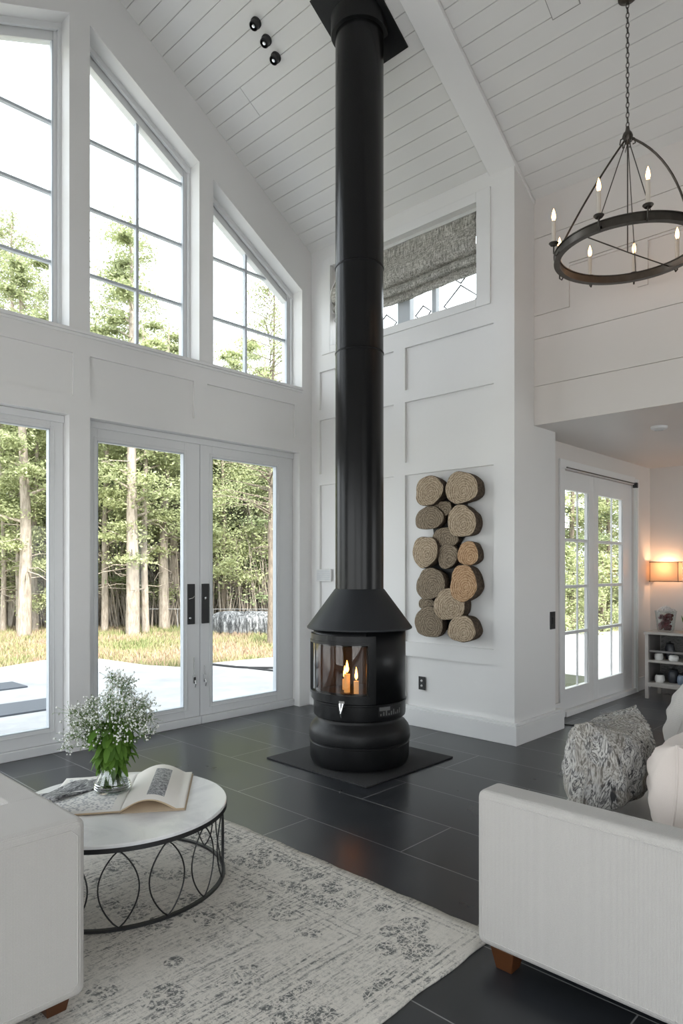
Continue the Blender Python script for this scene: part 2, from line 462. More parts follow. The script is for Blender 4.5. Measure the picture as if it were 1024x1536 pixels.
# glazed doors
def leaf(idx, x0, x1, g0, g1, handle=None, bolt=None, zt=2.565):
    b = MB(); ya, yb = 5.12, 5.18; z0 = .07; gz0, gz1 = .165, 2.415
    if idx == 1: gz0, gz1 = .185, 2.455
    b.box(x0, g0, ya, yb, z0, zt); b.box(g1, x1, ya, yb, z0, zt); b.box(g0, g1, ya, yb, z0, gz0); b.box(g0, g1, ya, yb, gz1, zt)
    # glazing bead
    k = .022
    b.box(g0-.03, g0-.03+k*.4, ya-.006, ya, gz0-.03, gz1+.03); b.box(g1+.03-k*.4, g1+.03, ya-.006, ya, gz0-.03, gz1+.03)
    b.box(g0-.03, g1+.03, ya-.006, ya, gz1+.021, gz1+.03); b.box(g0-.03, g1+.03, ya-.006, ya, gz0-.03, gz0-.021)
    d = struct(b.build('door_%d' % idx, M_door, None, None, .003, 2))
    MB().box(g0-.01, g1+.01, 5.148, 5.154, gz0-.01, gz1+.01).build('pane', M_glass, d)
    gk = MB(); t = .008
    gk.box(g0, g0+t, ya+.002, yb-.01, gz0, gz1); gk.box(g1-t, g1, ya+.002, yb-.01, gz0, gz1); gk.box(g0, g1, ya+.002, yb-.01, gz0, gz0+t); gk.box(g0, g1, ya+.002, yb-.01, gz1-t, gz1)
    gk.build('gasket', M_munt, d)
    if handle:
        hx0, hx1, side = handle
        h = MB().box(hx0, hx1, ya-.016, ya-.001, .90, 1.258).build('door_handle', M_blackmetal, d, None, .004)
        h['label'] = 'black rectangular pull plate'
        k = MB()
        if side < 0:
            k.tube([(hx0+.005, ya-.022, 1.125), (hx0+.045, ya-.028, 1.135), (hx0+.062, ya-.024, 1.15)], .004, 8); k.ball((hx0+.02, ya-.02, .955), .012)
        else:
            k.ball((hx0+.03, ya-.02, 1.13), .012, 10, 8); k.tube([(hx0+.03, ya-.02, 1.13), (hx0+.018, ya-.03, 1.115)], .004, 8)
        k.build('latch', M_chrome, h, 60)
    if bolt:
        k = MB(); bx = bolt
        k.box(bx-.005, bx+.005, ya-.010, ya, .43, .60 if idx == 2 else .52); k.box(bx-.014, bx+.014, ya-.014, ya, .37, .44)
        k.tube([(bx, ya-.018, .40), (bx, ya-.03, .37), (bx, ya-.02, .335)], .006, 8)
        k.build('bolt', M_chrome, d, None, .002)
        if idx == 2: MB().box(bx-.009, bx+.009, ya-.018, ya-.0145, .372, .425).build('lock_plate', M_blackmetal, d)
leaf(1, .068, 2.266, .30, 2.165)
leaf(2, 2.433, 3.507, 2.54, 3.345, (3.372, 3.448, -1), 3.445)
leaf(3, 3.513, 4.632, 3.641, 4.419, (3.524, 3.600, 1), 3.555)
t = MB(); t.box(.068, 2.266, 5.095, 5.22, 0, .068); struct(t.build('trim_3', M_door, None, None, .004))
t = MB(); t.box(2.433, 3.507, 5.095, 5.22, 0, .068); t.box(3.513, 4.632, 5.095, 5.22, 0, .068); struct(t.build('trim_4', M_door, None, None, .004))
t = MB()
for a, c in ((.068, 2.266), (2.433, 4.632)): t.box(a, c, 5.10, 5.2, 2.51, 2.563)
struct(t.build('trim_5', M_door, None, None, .003))

# ------------------------------------------------------------ wall with the logs
def log_wall():
    b = MB(); x0, x1 = LX, LX+.20; xb = LX+.024
    oy0, oy1, oz0, oz1 = 3.045, 4.74, 3.62, 4.42
    yA, yB = SY, 5.02
    # body with the clerestory opening
    b.box(xb, x1, yA, yB, 0, oz0); b.box(xb, x1, yA, oy0, oz0, zc(LX)+.05); b.box(xb, x1, oy1, yB, oz0, zc(LX)+.05); b.box(xb, x1, oy0, oy1, oz1, zc(LX)+.05)
    # raised boards
    R = lambda y0, y1, z0, z1: b.box(x0, xb, y0, y1, z0, z1)
    st = [(SY, 2.888), (3.80, 3.932), (4.90, 5.02)]
    for s in st: R(s[0], s[1], 0, 3.0)
    R(SY, 2.888, 3.0, zc(LX)+.05); R(2.888, 5.02, 4.5, zc(LX)+.05)
    for y0, y1 in ((2.888, 3.80), (3.932, 4.90)):
        for z0, z1 in ((0, .17), (.610, .738), (2.238, 2.352), (2.898, 3.004), (3.388, 3.55)): R(y0, y1, z0, z1)
    R(3.80, 3.932, 3.0, 3.55); R(4.90, 5.02, 3.0, 3.55)
    R(4.86, 5.02, 3.55, 4.5)
    b.box(LX+.0, xb, 2.888, 2.913, 3.55, 4.5)
    struct(b.build('wall_right', M_wall))
    # window casing
    c = MB(); xc = LX-.012
    c.box(xc, xb, 2.913, oy0, 3.55, 4.50); c.box(xc, xb, oy1, 4.86, 3.55, 4.50); c.box(xc, xb, oy0, oy1, 3.55, oz0); c.box(xc, xb, oy0, oy1, oz1, 4.50)
    c.box(LX-.03, xb, 2.90, 4.90, 3.60-.045, 3.60-.03) if False else None
    struct(c.build('trim_6', M_trim, None, None, .003))
    # clerestory window
    f = MB(); xa, xe = LX+.135, LX+.185
    f.box(xa, xe, oy0, oy0+.03, oz0, oz1); f.box(xa, xe, oy1-.03, oy1, oz0, oz1); f.box(xa, xe, oy0, oy1, oz0, oz0+.03); f.box(xa, xe, oy0, oy1, oz1-.03, oz1)
    f.box(xa-.01, xe, 3.84, 3.985, oz0, oz1)
    f.box(xa, xe, 3.555, 3.60, oz0, oz1)
    w = struct(f.build('window_5', M_munt))
    g = MB(); g.box(xa+.03, xa+.034, oy0+.01, oy1-.01, oz0+.01, oz1-.01); g.build('pane', M_glass, w)
    k = MB()
    for c0, c1 in ((3.10, 3.52), (3.61, 3.82), (4.0, 4.30), (4.32, 4.68)):
        m = (c0+c1)/2; q = (c1-c0)*.42
        for z in (3.72, 4.02):
            P = [(xa+.026, m, z-.16*q/.2), (xa+.026, m+q, z), (xa+.026, m, z+.16*q/.2), (xa+.026, m-q, z)]
            k.tube(P, .0075, 6, closed=True)
    k.build('diamond_leading', M_blackmetal, w)
    # baseboards
    bb = MB()
    bb.box(LX-.032, LX, SY-.035, 5.02, 0, .15); bb.box(LX-.022, LX, SY-.025, 5.02, .15, .172)
    struct(bb.build('baseboard_right', M_trim, None, None, .003))
    bs = MB(); bs.box(LX, 5.60, SY-.035, SY, 0, .15); bs.box(5.50, 5.60, SY, 2.90, 0, .15); bs.box(LX, 5.59, SY-.025, SY, .15, .172); bs.box(5.50, 5.59, SY, 2.90, .15, .172)
    struct(bs.build('baseboard_side', M_trim, None, None, .003))
log_wall()

def roman_shade():
    t = thing('roman_shade', (LX+.075, 3.8925, 4.42), 'grey woven roman shade half raised in the high window', 'blind')
    n = N('grey_woven_shade'); v = n.coord(scale=(1, 1, 1))
    f = n.noise(n.coord(scale=(70, 70, 16)), 1.3, 6, .8, .4); f2 = n.noise(n.coord(scale=(12, 12, 120)), 1.0, 5, .8)
    s = n.math('ADD', n.math('MULTIPLY', f, .65), n.math('MULTIPLY', f2, .35))
    c = n.ramp(s, [(.38, (.10,.10,.09)), (.48, (.42,.41,.37)), (.58, (.84,.82,.78))])
    n.set(c, .95, 0, .1); n.bump(s, .6, .004)
    tr = n.new('ShaderNodeBsdfTranslucent'); n.link(c, tr.inputs[0]); mx = n.new('ShaderNodeMixShader'); mx.inputs[0].default_value = .30
    n.link(n.b.outputs[0], mx.inputs[1]); n.link(tr.outputs[0], mx.inputs[2]); n.link(mx.outputs[0], n.out.inputs[0])
    prof = [(0,-.0),(-.004,-.06),(-.006,-.125),(-.010,-.14),(-.035,-.20),(-.058,-.27),(-.062,-.33),(-.045,-.37),(-.012,-.385),(.0,-.37),(-.002,-.34),
            (.004,-.36),(-.018,-.40),(-.04,-.435),(-.032,-.465),(-.008,-.47),(.004,-.455),(.008,-.48),(-.012,-.505),(-.018,-.535),(-.006,-.55),(.004,-.545)]
    b = MB(); ny = 40; vs = []; w = .842
    for i in range(ny+1):
        y = -w + 2*w*i/ny
        for j, (px, pz) in enumerate(prof):
            k = min(1, j/8)
            sag = .012*math.sin(i*.9+j)*k + .010*math.sin(i*2.3+j*.7)*k
            vs.append((px*1.35*(1+.15*math.sin(i*.7))+sag*.3, y, pz + sag*.35 - .03*k*(1-abs(y)/w)**2))
    p = len(prof); fs = [(i*p+j, (i+1)*p+j, (i+1)*p+j+1, i*p+j+1) for i in range(ny) for j in range(p-1)]
    o = b.add(vs, fs).build('shade_fabric', n.m, t, 70, recalc=False)
    m = o.modifiers.new('solid', 'SOLIDIFY'); m.thickness = .003
    MB().box(-.015, .02, -.83, .83, -.03, -.001).build('headrail', M_plastic, t)
    MB().tube([(-.012, -.80, -.03), (-.035, -.805, -.12), (-.012, -.80, -.55)], .002, 6).build('pull_cord', M_blackmetal, t)
roman_shade()

# ------------------------------------------------------------ side wall, lower room
b = MB(); b.box(LX+.2, 5.50, SY, 2.88, 0, SZ); b.prism([(LX+.2, SZ), (UX+.3, SZ), (UX+.3, zc(UX+.3)+.1), (LX+.2, zc(LX+.2)+.1)], 'y', SY, 2.9)
struct(b.build('wall_side', M_wall))
def shiplap():
    b = MB(); xb = UX+.012
    def bh(y0, y1, z0, z1): b.box(UX, xb, y0, y1, z0+.0025, z1-.0025)
    b.box(UX, xb, FY, SY, SZ, 2.8905); bh(FY, SY, 2.893, 3.282); bh(FY, SY, 3.282, 3.474)
    # framed recess
    bh(2.399, SY, 3.474, 4.108); b.box(UX, xb, FY, 2.399, 3.80, 3.8185)
    b.box(UX, xb, FY, 2.399, 3.824, 4.105); b.box(UX, xb, 1.795, 1.87, 3.48, 3.80)
    bh(FY, SY, 4.108, zc(UX)+.05)
    b.box(xb, UX+.15, FY, SY, SZ+.021, zc(UX)+.1)
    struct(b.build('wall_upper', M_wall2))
shiplap()
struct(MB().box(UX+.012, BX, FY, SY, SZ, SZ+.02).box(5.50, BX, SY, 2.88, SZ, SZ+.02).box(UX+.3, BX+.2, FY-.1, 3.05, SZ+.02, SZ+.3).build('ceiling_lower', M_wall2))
# door wall of the lower room
b = MB(); b.box(LX+.2, 6.03, 2.88, 3.05, 0, SZ+.2); b.box(7.775, BX, 2.88, 3.05, 0, SZ+.2); b.box(6.03, 7.775, 2.88, 3.05, 2.335, SZ+.2)
b.box(BX, BX+.2, FY, 3.05, 0, SZ+.2)
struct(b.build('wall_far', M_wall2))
c = MB(); c.box(5.93, 6.03, 2.862, 2.88, .0, 2.335); c.box(7.775, 7.87, 2.855, 2.88, 0, 2.40); c.box(7.80, 7.83, 2.845, 2.856, 0, 2.40); c.box(5.93, 7.775, 2.862, 2.88, 2.335, 2.42)
struct(c.build('trim_7', M_trim, None, None, .003))
bb = MB(); bb.box(7.88, BX, 2.86, 2.88, 0, .15); bb.box(BX-.02, BX, FY, 2.86, 0, .15); bb.box(5.62, 5.93, 2.86, 2.88, 0, .15)
struct(bb.build('baseboard_far', M_trim, None, None, .003))
def french(idx, x0, x1, g0, g1):
    ya, yb = 2.90, 2.95; b = MB(); z0 = .05; gz0, gz1 = .245, 2.15
    b.box(x0, g0, ya, yb, z0, 2.33); b.box(g1, x1, ya, yb, z0, 2.33); b.box(g0, g1, ya, yb, z0, gz0); b.box(g0, g1, ya, yb, gz1, 2.33)
    d = struct(b.build('door_%d' % idx, M_trim, None, None, .003))
    m = MB()
    for z in (1.67, 1.22, .775): m.box(g0, g1, ya+.005, yb-.005, z-.014, z+.014)
    m.box(g1-.02, g1, ya+.01, yb-.01, gz0, gz1); m.box(g0, g0+.012, ya+.01, yb-.01, gz0, gz1)
    xm = g0+(g1-g0)*.62
    m.box(xm-.006, xm+.006, ya+.022, yb-.012, gz0, gz1)
    m.build('glazing_bars', M_door, d)
    MB().box(g0-.01, g1+.01, ya+.034, ya+.038, gz0-.01, gz1+.01).build('pane', M_glass, d)
french(4, 6.032, 6.752, 6.10, 6.64); french(5, 6.758, 7.773, 6.867, 7.522)
struct(MB().box(6.032, 7.773, 2.845, 2.99, 0, .048).build('trim_8', M_trim, None, None, .003))
t = thing('sliding_rail', (6.9, 2.85, 2.345), 'thin dark rail with end bracket above the pair of paned glass doors', 'rail')
MB().tube([(-.86, 0, 0), (.86, 0, 0)], .006, 8).build('rod', M_pewter, t, 60)
MB().box(.84, .88, -.02, .028, -.045, .012).build('end_bracket', M_blackmetal, t, None, .004)

# unseen rest of the room: big openings invented and sized for daylight fill
def rear():
    b = MB(); y0, y1 = FY-.2, FY
    b.box(WX-.1, -.9, y0, y1, 0, 4.2); b.box(1.9, 5.3, y0, y1, 0, 4.3); b.box(8.0, BX+.2, y0, y1, 0, SZ)
    b.box(WX-.1, BX+.2, y0, y1, 2.6, 3.0)
    b.box(-.9, 5.3, y0, y1, 3.0, 6.3) ; b.box(5.3, 8.0, y0, y1, 2.3, SZ)
    b.box(WX-.1, -.9, y0, y1, 4.2, 5.0)
    struct(b.build('wall_front', M_wall))
    f = MB()
    for x0, x1, z0, z1 in ((-.9, 1.9, 0, 2.6), (5.3, 8.0, 0, 2.3)):
        for a in range(4):
            xx = x0+(x1-x0-.06)*a/3; f.box(xx, xx+.06, y0+.06, y0+.12, z0, z1)
        f.box(x0, x1, y0+.06, y0+.12, z0, z0+.07); f.box(x0, x1, y0+.06, y0+.12, z1-.07, z1)
    w = struct(f.build('window_6', M_door))
    c = MB(); x0, x1 = WX-.2, WX
    c.box(x0, x1, FY, -2.6, 0, 3.95); c.box(x0, x1, 1.0, 1.3, 0, 3.95); c.box(x0, x1, 4.6, 5.3, 0, 3.95); c.box(x0, x1, FY, 5.3, 2.5, 3.95)
    struct(c.build('wall_left', M_wall))
    f = MB()
    for y0, y1 in ((-2.6, 1.0), (1.3, 4.6)):
        for a in range(5):
            yy = y0+(y1-y0-.06)*a/4; f.box(x0+.06, x0+.12, yy, yy+.06, 0, 2.5)
        f.box(x0+.06, x0+.12, y0, y1, 0, .07); f.box(x0+.06, x0+.12, y0, y1, 2.43, 2.5)
    struct(f.build('window_7', M_door))
rear()

# small wall fittings
t = thing('wall_outlet', (LX+.010, 3.617, .38), 'small black wall outlet low on the white panelled wall', 'outlet')
MB().box(-.002, .006, -.036, .036, -.058, .058).build('plate', M_blackmetal, t, None, .002)
for z in (.022, -.022): MB().ball((-.003, .0, z), .011).build('socket', M_plastic, t, 60)
t = thing('light_switch', (5.44, SY, .95), 'black rectangular switch plate on the white side wall before the paned doors', 'switch')
MB().box(-.045, .045, -.008, -.001, -.075, .075).build('plate', M_blackmetal, t, None, .002)
MB().box(-.02, .02, -.014, -.008, -.03, .03).build('toggle', M_black, t, None, .002)
t = thing('wall_vent', (LX+.012, 4.84, 1.327), 'white vent cover on the panelled wall beside the stove pipe', 'vent')
v = MB(); v.box(-.016, .003, -.105, .105, -.062, .062); v.build('cover', M_plastic, t, None, .003)
v = MB(); [v.box(-.019, -.0165, -.09, .09, -.042+.02*i, -.036+.02*i) for i in range(5)]; v.build('louvre', M_munt, t)

# ceiling fittings
AN = math.atan(SL)
def ceil_frame(x, y):
    # local frame on the slope: z points down and away from the ceiling surface
    n = Vector((-math.sin(AN), 0, -math.cos(AN))); u = Vector((math.cos(AN), 0, -math.sin(AN))); w = n.cross(u)
    M = Matrix((u, w, n)).transposed().to_4x4(); M.translation = Vector((x, y, zc(x))); return M
lab = ['highest of the three black ceiling spotlights in a row', 'middle one of the three black ceiling spotlights in a row', 'lowest of the three black ceiling spotlights in a row']
for i, (x, y) in enumerate(((3.279, 4.039), (3.388, 4.044), (3.496, 4.059))):
    o = thing('ceiling_spotlight', (0,0,0), lab[i], 'spotlight', 0, 'black spotlights on the plank ceiling')
    o.matrix_world = ceil_frame(x, y)
    MB().lathe([(.001,0),(.042,0),(.042,.012),(.036,.018),(.036,.05),(.030,.055)], 24).build('housing', M_blackmetal, o, 40)
    MB().lathe([(.030,.055),(.026,.030),(.001,.030)], 24).build('lens', M_black, o, 40)
    h = MB(); h.lathe([(.012,.045),(.012,.053),(.001,.054)], 12); h.build('lamp', M_chrome, o, 40)
o = thing('ceiling_hatch', (0,0,0), 'small white flush hatch set in the plank ceiling beside the chandelier chain', 'hatch')
o.matrix_world = ceil_frame(3.98, 1.975)
h = MB(); h.box(-.23, .23, -.09, .09, -.001, .006); h.build('panel', M_ceil, o, None, .001)
h = MB(); h.box(-.236, -.23, -.096, .096, -.001, .002).box(.23, .236, -.096, .096, -.001, .002).box(-.236, .236, -.096, -.09, -.001, .002).box(-.236, .236, .09, .096, -.001, .002); h.build('edge', M_gap, o)
t = thing('smoke_detector', (5.877, 1.971, SZ), 'round white smoke detector on the low ceiling', 'smoke detector')
MB().lathe([(.001,-.028),(.045,-.028),(.062,-.018),(.066,0)], 32).build('cover', M_plastic, t, 40)
MB().lathe([(.03,-.0285),(.03,-.031),(.034,-.031),(.034,-.0285)], 32).build('grille', M_munt, t, 40)

# ------------------------------------------------------------ stove
SX, SYY = 3.631, 3.293
st = thing('wood_stove', (SX, SYY, .012), 'black cylindrical wood stove with tall flue and candles behind curved glass', 'stove')
B0 = -.012
def lz(prof): return [(r, z+B0) for r, z in prof]
MB().lathe(lz([(.001,.013),(.318,.013),(.345,.022),(.356,.05),(.360,.165),(.355,.170),(.355,.178),(.363,.184),(.366,.20),(.364,.245),(.354,.275),(.332,.302),(.312,.318),(.306,.330),(.306,.346),(.31,.348),(.001,.350)]), 96).build('base', M_black2, st, 35)
# lower drum band
MB().lathe(lz([(.001,.345),(.318,.345),(.330,.355),(.333,.372),(.333,.452),(.338,.456),(.338,.468),(.326,.470),(.001,.470)]), 96).build('ash_band', M_black, st, 35)
AC = math.radians(184.5); H1 = math.radians(46); 
a_lo, a_hi = AC-H1, AC+H1
gz0, gz1 = .545, .862
dr = MB()
dr.lathe(lz([(.333,.470),(.333,.975)]), 96, a0=a_hi, a1=a_lo+2*PI)
dr.lathe(lz([(.333,.470),(.333,gz0)]), 48, a0=a_lo, a1=a_hi); dr.lathe(lz([(.333,gz1),(.333,.975)]), 48, a0=a_lo, a1=a_hi)
o = dr.build('drum', M_black, st, 40); m = o.modifiers.new('s', 'SOLIDIFY'); m.thickness = .012; m.offset = -1
ln = MB(); ln.lathe(lz([(.300,.500),(.300,.90)]), 64, a0=a_hi+.05, a1=a_lo+2*PI-.05)
ln.lathe(lz([(.001,.505),(.318,.505)]), 64); ln.lathe(lz([(.001,.90),(.318,.90)]), 64)
o = ln.build('fire_lining', M_firebrick, st, 40)
def arcbox(b, r0, r1, a0, a1, z0, z1, n=40):
    b.lathe(lz([(r0,z0),(r1,z0),(r1,z1),(r0,z1),(r0,z0)]), n, a0=a0, a1=a1)
    for a in (a0, a1):
        b.add([(r*math.cos(a), r*math.sin(a), z+B0) for r, z in ((r0,z0),(r1,z0),(r1,z1),(r0,z1))], [(0,1,2,3)])
f = MB(); fo = math.radians(56.5)
A0, A1 = AC-fo, AC+fo
arcbox(f, .334, .350, A0, a_lo-.03, .475, .935); arcbox(f, .334, .350, a_hi+.03, A1, .475, .935)
arcbox(f, .334, .350, a_lo-.03, a_hi+.03, .475, gz0-.012); arcbox(f, .334, .350, a_lo-.03, a_hi+.03, gz1+.012, .935)
arcbox(f, .350, .356, a_lo-.055, a_lo-.03, gz0-.03, gz1+.03); arcbox(f, .350, .356, a_hi+.03, a_hi+.055, gz0-.03, gz1+.03)
arcbox(f, .350, .356, a_lo-.055, a_hi+.055, gz0-.03, gz0-.012); arcbox(f, .350, .356, a_lo-.055, a_hi+.055, gz1+.012, gz1+.03)
dd = f.build('door', M_black, st, 35)
g = MB(); arcbox(g, .336, .339, a_lo-.03, a_hi+.03, gz0-.012, gz1+.012, 64); g.build('door_glass', mat_glass('dark_stove_glass', (.80,.78,.75,1), 1.3), dd, 35)
# latch and air grille
def atang(a, r, z): return Matrix.Translation((0,0,z+B0)) @ Matrix.Rotation(a, 4, 'Z') @ Matrix.Translation((r,0,0))
aL = math.radians(202)
l = MB(); l.box(0, .012, -.020, .020, -.012, .026, atang(aL, .338, .47)); l.tube([(.016,-.012,.01),(.026,-.006,-.03),(.028,0,-.055),(.018,0,-.085)], [.008,.007,.006,.004], 10, M=atang(aL, .338, .47)); l.tube([(.016,.012,.01),(.026,.006,-.03),(.028,0,-.055)], .007, 10, M=atang(aL, .338, .47))
o = l.build('latch', M_chrome, st, 50); o['label'] = 'chrome latch'
aG = math.radians(262)
g = MB(); arcbox(g, .3335, .3365, aG-.30, aG+.30, .385, .455, 24); o = g.build('air_grille', mat_plain('dark_grey_grille', (.035,.035,.037,1), .4, .6), st, 35)
g = MB()
for i in range(9):
    a = aG-.26+.065*i; arcbox(g, .3365, .3385, a, a+.028, .392, .405+.012*((i*7) % 3), 2)
arcbox(g, .3365, .3380, aG-.28, aG-.02, .425, .450, 10)
o = g.build('grille_marks', mat_plain('silver_grille_mark', (.22,.22,.22,1), .4, .8), st); o['label'] = 'silver marks on the air grille'
# cone hood
MB().lathe(lz([(.001,.965),(.372,.965),(.380,.970),(.380,.980),(.374,.986),(.182,1.245),(.176,1.250),(.001,1.250)]), 128).build('hood', M_hood, st, 30)
ZP = zc(SX)
fl = MB(); PR = .174
# flue in three lengths
prof = [(PR+.001,1.250),(PR+.001,2.947),(PR-.003,2.950),(PR-.003,2.956),(PR,2.959),(PR,3.565),(PR-.004,3.568),(PR-.004,3.574),(PR+.001,3.577),(PR+.001,ZP-.05)]
fl.lathe(lz([(a, z) for a, z in prof]), 96)
fo_ = fl.build('flue_pipe', mat_plain('satin_black_flue', (.007,.0073,.008,1), .24, 0, .1, 6, .0, .30), st, 30)
for z in (2.953, 3.571): MB().lathe(lz([(PR-.002,z-.010),(PR+.004,z-.006),(PR+.004,z+.002),(PR-.002,z+.004)]), 96).build('joint_ring', M_black2, fo_, 30)
# collar and ceiling plate
MB().lathe(lz([(PR,ZP-.10),(PR+.03,ZP-.098),(PR+.034,ZP-.09),(PR+.034,ZP+.03)]), 96).build('collar', M_black, st, 30)
cp = MB(); M_ = Matrix.Translation((-SX,-SYY,-.012)) @ ceil_frame(SX, SYY)
cp.box(-.30, .30, -.25, .25, .001, .014, M_)
cp.build('ceiling_plate', M_black2, st)
# candles burning inside
def candle(x, y, h, r, lab):
    t = thing('pillar_candle', (SX+x, SYY+y, .507), lab, 'candle', 0, 'candles inside the stove')
    MB().lathe([(.001,0),(r,0),(r,h),(r*.6,h-.004),(.001,h-.006)], 20).build('wax', M_wax, t, 40)
    MB().tube([(0,0,h-.006),(0,0,h+.012)], .0015, 6).build('wick', M_blackmetal, t)
    MB().lathe([(.0005,h+.010),(r*.55,h+.025),(r*.62,h+.04),(r*.35,h+.07),(.0005,h+.10)], 14).build('flame', M_fire, t, 80)
candle(-.10, .03, .13, .022, 'tallest pillar candle burning in the middle of the stove')
candle(-.10, -.06, .09, .018, 'short pillar candle burning at right inside the stove')
candle(-.03, .12, .075, .017, 'short candle added at left inside the stove for a reflected glow')  # added candle in place of a glow reflected in the stove glass
fg = thing('floor_pad', (SX+.03, SYY+.03, 0), 'thin black granular hearth pad under the stove', 'hearth pad')
n = N('black_speckled_pad'); f = n.noise(n.coord(), 180, 2, .8); n.set(n.ramp(f, [(.45, (.008,.008,.009)), (.75, (.05,.05,.052))]), .8); n.bump(f, .8, .004)
MB().box(-.46, .50, -.48, .50, .0005, .011).build('pad', n.m, fg, None, .003)

# ------------------------------------------------------------ logs on the wall
def onx(px, py, X):
    a = math.radians(43.73); c = math.cos(a); s = math.sin(a)
    r = (px-512)/1012; z = -(py-852)/1012; t = X/(c+s*r)
    return (s-c*r)*t, 1.4+z*t
LOGS = [  # l, r, top, bottom in the photograph, thickness, tone, label
 (621,665,714,758,.12,'n','upper left log round of the wall stack, pale and wide'),
 (667,716,706,757,.13,'n','large log round at the top right of the wall stack'),
 (650,678,751,774,.07,'d','smallest grey log end tucked between the top four rounds'),
 (622,665,759,795,.09,'d','oval grey log end under the upper left round'),
 (670,714,757,807,.12,'n','round log with a pale heart, second from top at right'),
 (648,689,791,820,.07,'d','dark flat log end in the middle of the stack'),
 (655,686,815,853,.08,'d','dark rounded log end below the flat middle one'),
 (618,656,803,852,.11,'n','pointed oval log round bulging out at the left edge'),
 (686,717,811,850,.10,'o','small warm-toned log round at the right edge'),
 (623,668,852,900,.10,'d','big greyish log round on the left above the dark sliver'),
 (673,716,848,903,.13,'o','tall oval orange-brown log round on the right'),
 (627,651,896,914,.05,'d','dark squarish log sliver at the left between two rounds'),
 (649,698,883,931,.12,'n','wide golden log round with coarse rings near the bottom'),
 (620,666,911,956,.09,'d','rough mossy grey log end at the lower left'),
 (671,713,923,965,.13,'n','lowest log round of the wall stack, at the right'),
]
TONE = {'n': M_grain, 'o': M_grain_o, 'd': M_grain_d}
for i, (l, r, tp, bt, th, tone, lab_) in enumerate(LOGS):
    XF = LX+.016-th
    y1, _ = onx(l, (tp+bt)/2, XF); y0, _ = onx(r, (tp+bt)/2, XF)
    _, z1 = onx((l+r)/2, tp, XF); _, z0 = onx((l+r)/2, bt, XF)
    cy, cz, ry, rz = (y0+y1)/2, (z0+z1)/2, (y1-y0)/2*.97, (z1-z0)/2*.99
    rnd = random.Random(i*13+5); ph = [rnd.uniform(0, 6.28) for _ in range(4)]
    t = thing('log_round', (LX+.0145, cy, cz), lab_, 'log', 0, 'log rounds mounted on the panelled wall')
    K = 44
    def R(a): return 1 + .045*math.sin(2*a+ph[0]) + .045*math.sin(3*a+ph[1]) + .022*math.sin(5*a+ph[2]) + .01*math.sin(9*a+ph[3])
    def ring(sc, x):
        return [(x, ry*sc*R(2*PI*k/K)*math.copysign(abs(math.cos(2*PI*k/K))**.92, math.cos(2*PI*k/K)), rz*sc*R(2*PI*k/K)*math.copysign(abs(math.sin(2*PI*k/K))**.92, math.sin(2*PI*k/K))) for k in range(K)]
    def stitch(b, rings, capfirst=False, caplast=False):
        vs = [p for q in rings for p in q]; fs = []
        for q in range(len(rings)-1):
            for k in range(K): fs.append((q*K+k, q*K+(k+1) % K, (q+1)*K+(k+1) % K, (q+1)*K+k))
        if caplast: fs.append(tuple((len(rings)-1)*K+k for k in range(K)))
        if capfirst: fs.append(tuple(range(K-1, -1, -1)))
        b.add(vs, fs)
    b = MB(); stitch(b, [ring(.90, 0), ring(.96, -th*.3), ring(1.0, -th*.75), ring(1.0, -th*.93), ring(.975, -th*.985)], capfirst=True)
    b.build('bark', M_bark, t, 50)
    b = MB(); stitch(b, [ring(.975, -th*.985), ring(.94, -th), ring(.6, -th*1.015), ring(.25, -th*1.02), ring(.02, -th*1.02)], caplast=True)
    o = b.build('cut_face', TONE[tone], t, 60)
bk = MB()
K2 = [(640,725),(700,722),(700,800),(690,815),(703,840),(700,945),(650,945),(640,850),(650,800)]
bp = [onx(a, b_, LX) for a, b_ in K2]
tag(MB().prism([(p[0], p[1]) for p in bp], 'x', LX+.002, LX+.015).build('dark_gap_sheet', M_blackmetal), 'black sheet added behind the log rounds to darken their gaps', 'board')  # black sheet added so the gaps between the logs read dark

# ------------------------------------------------------------ chandelier
CX, CY = 4.265, 1.617; CR = .42; CZ = 3.37
ch = thing('chandelier', (CX, CY, CZ), 'dark ring chandelier with lit candle bulbs hanging on a chain', 'chandelier')
rg = MB()
rg.lathe([(CR-.012,-.020),(CR+.012,-.020),(CR+.014,.020),(CR-.014,.020),(CR-.012,-.020)], 96)
rg.lathe([(CR-.020,.020),(CR+.020,.020),(CR+.020,.026),(CR-.020,.026),(CR-.020,.020)], 96)
rg.lathe([(CR-.018,-.026),(CR+.018,-.026),(CR+.018,-.020),(CR-.018,-.020),(CR-.018,-.026)], 96)
rg.build('ring', M_pewter, ch, 30)
HZ = 4.085-CZ
def cdir(phi):  # angle measured from the side nearest the camera, turning right
    a = math.radians(43.73); c = math.cos(a); s = math.sin(a); p = math.radians(phi)
    dd_, rr_ = -math.cos(p), math.sin(p)
    return (c*dd_+s*rr_, s*dd_-c*rr_)
hb = MB(); hb.lathe([(.001,-.05),(.012,-.045),(.022,-.02),(.032,0),(.026,.02),(.014,.035),(.010,.06),(.001,.065)], 20, (0,0,HZ))
for k in range(6):
    a = k*PI/3; hb.tube([(0.01*math.cos(a), .01*math.sin(a), HZ), (.04*math.cos(a), .04*math.sin(a), HZ-.015), (.045*math.cos(a), .045*math.sin(a), HZ-.045), (.03*math.cos(a), .03*math.sin(a), HZ-.05)], .004, 6)
hb.tube([(0,0,HZ-.04),(-.01,.01,HZ-.10)], [.004,.002], 6); hb.build('hub', M_pewter, ch, 50)
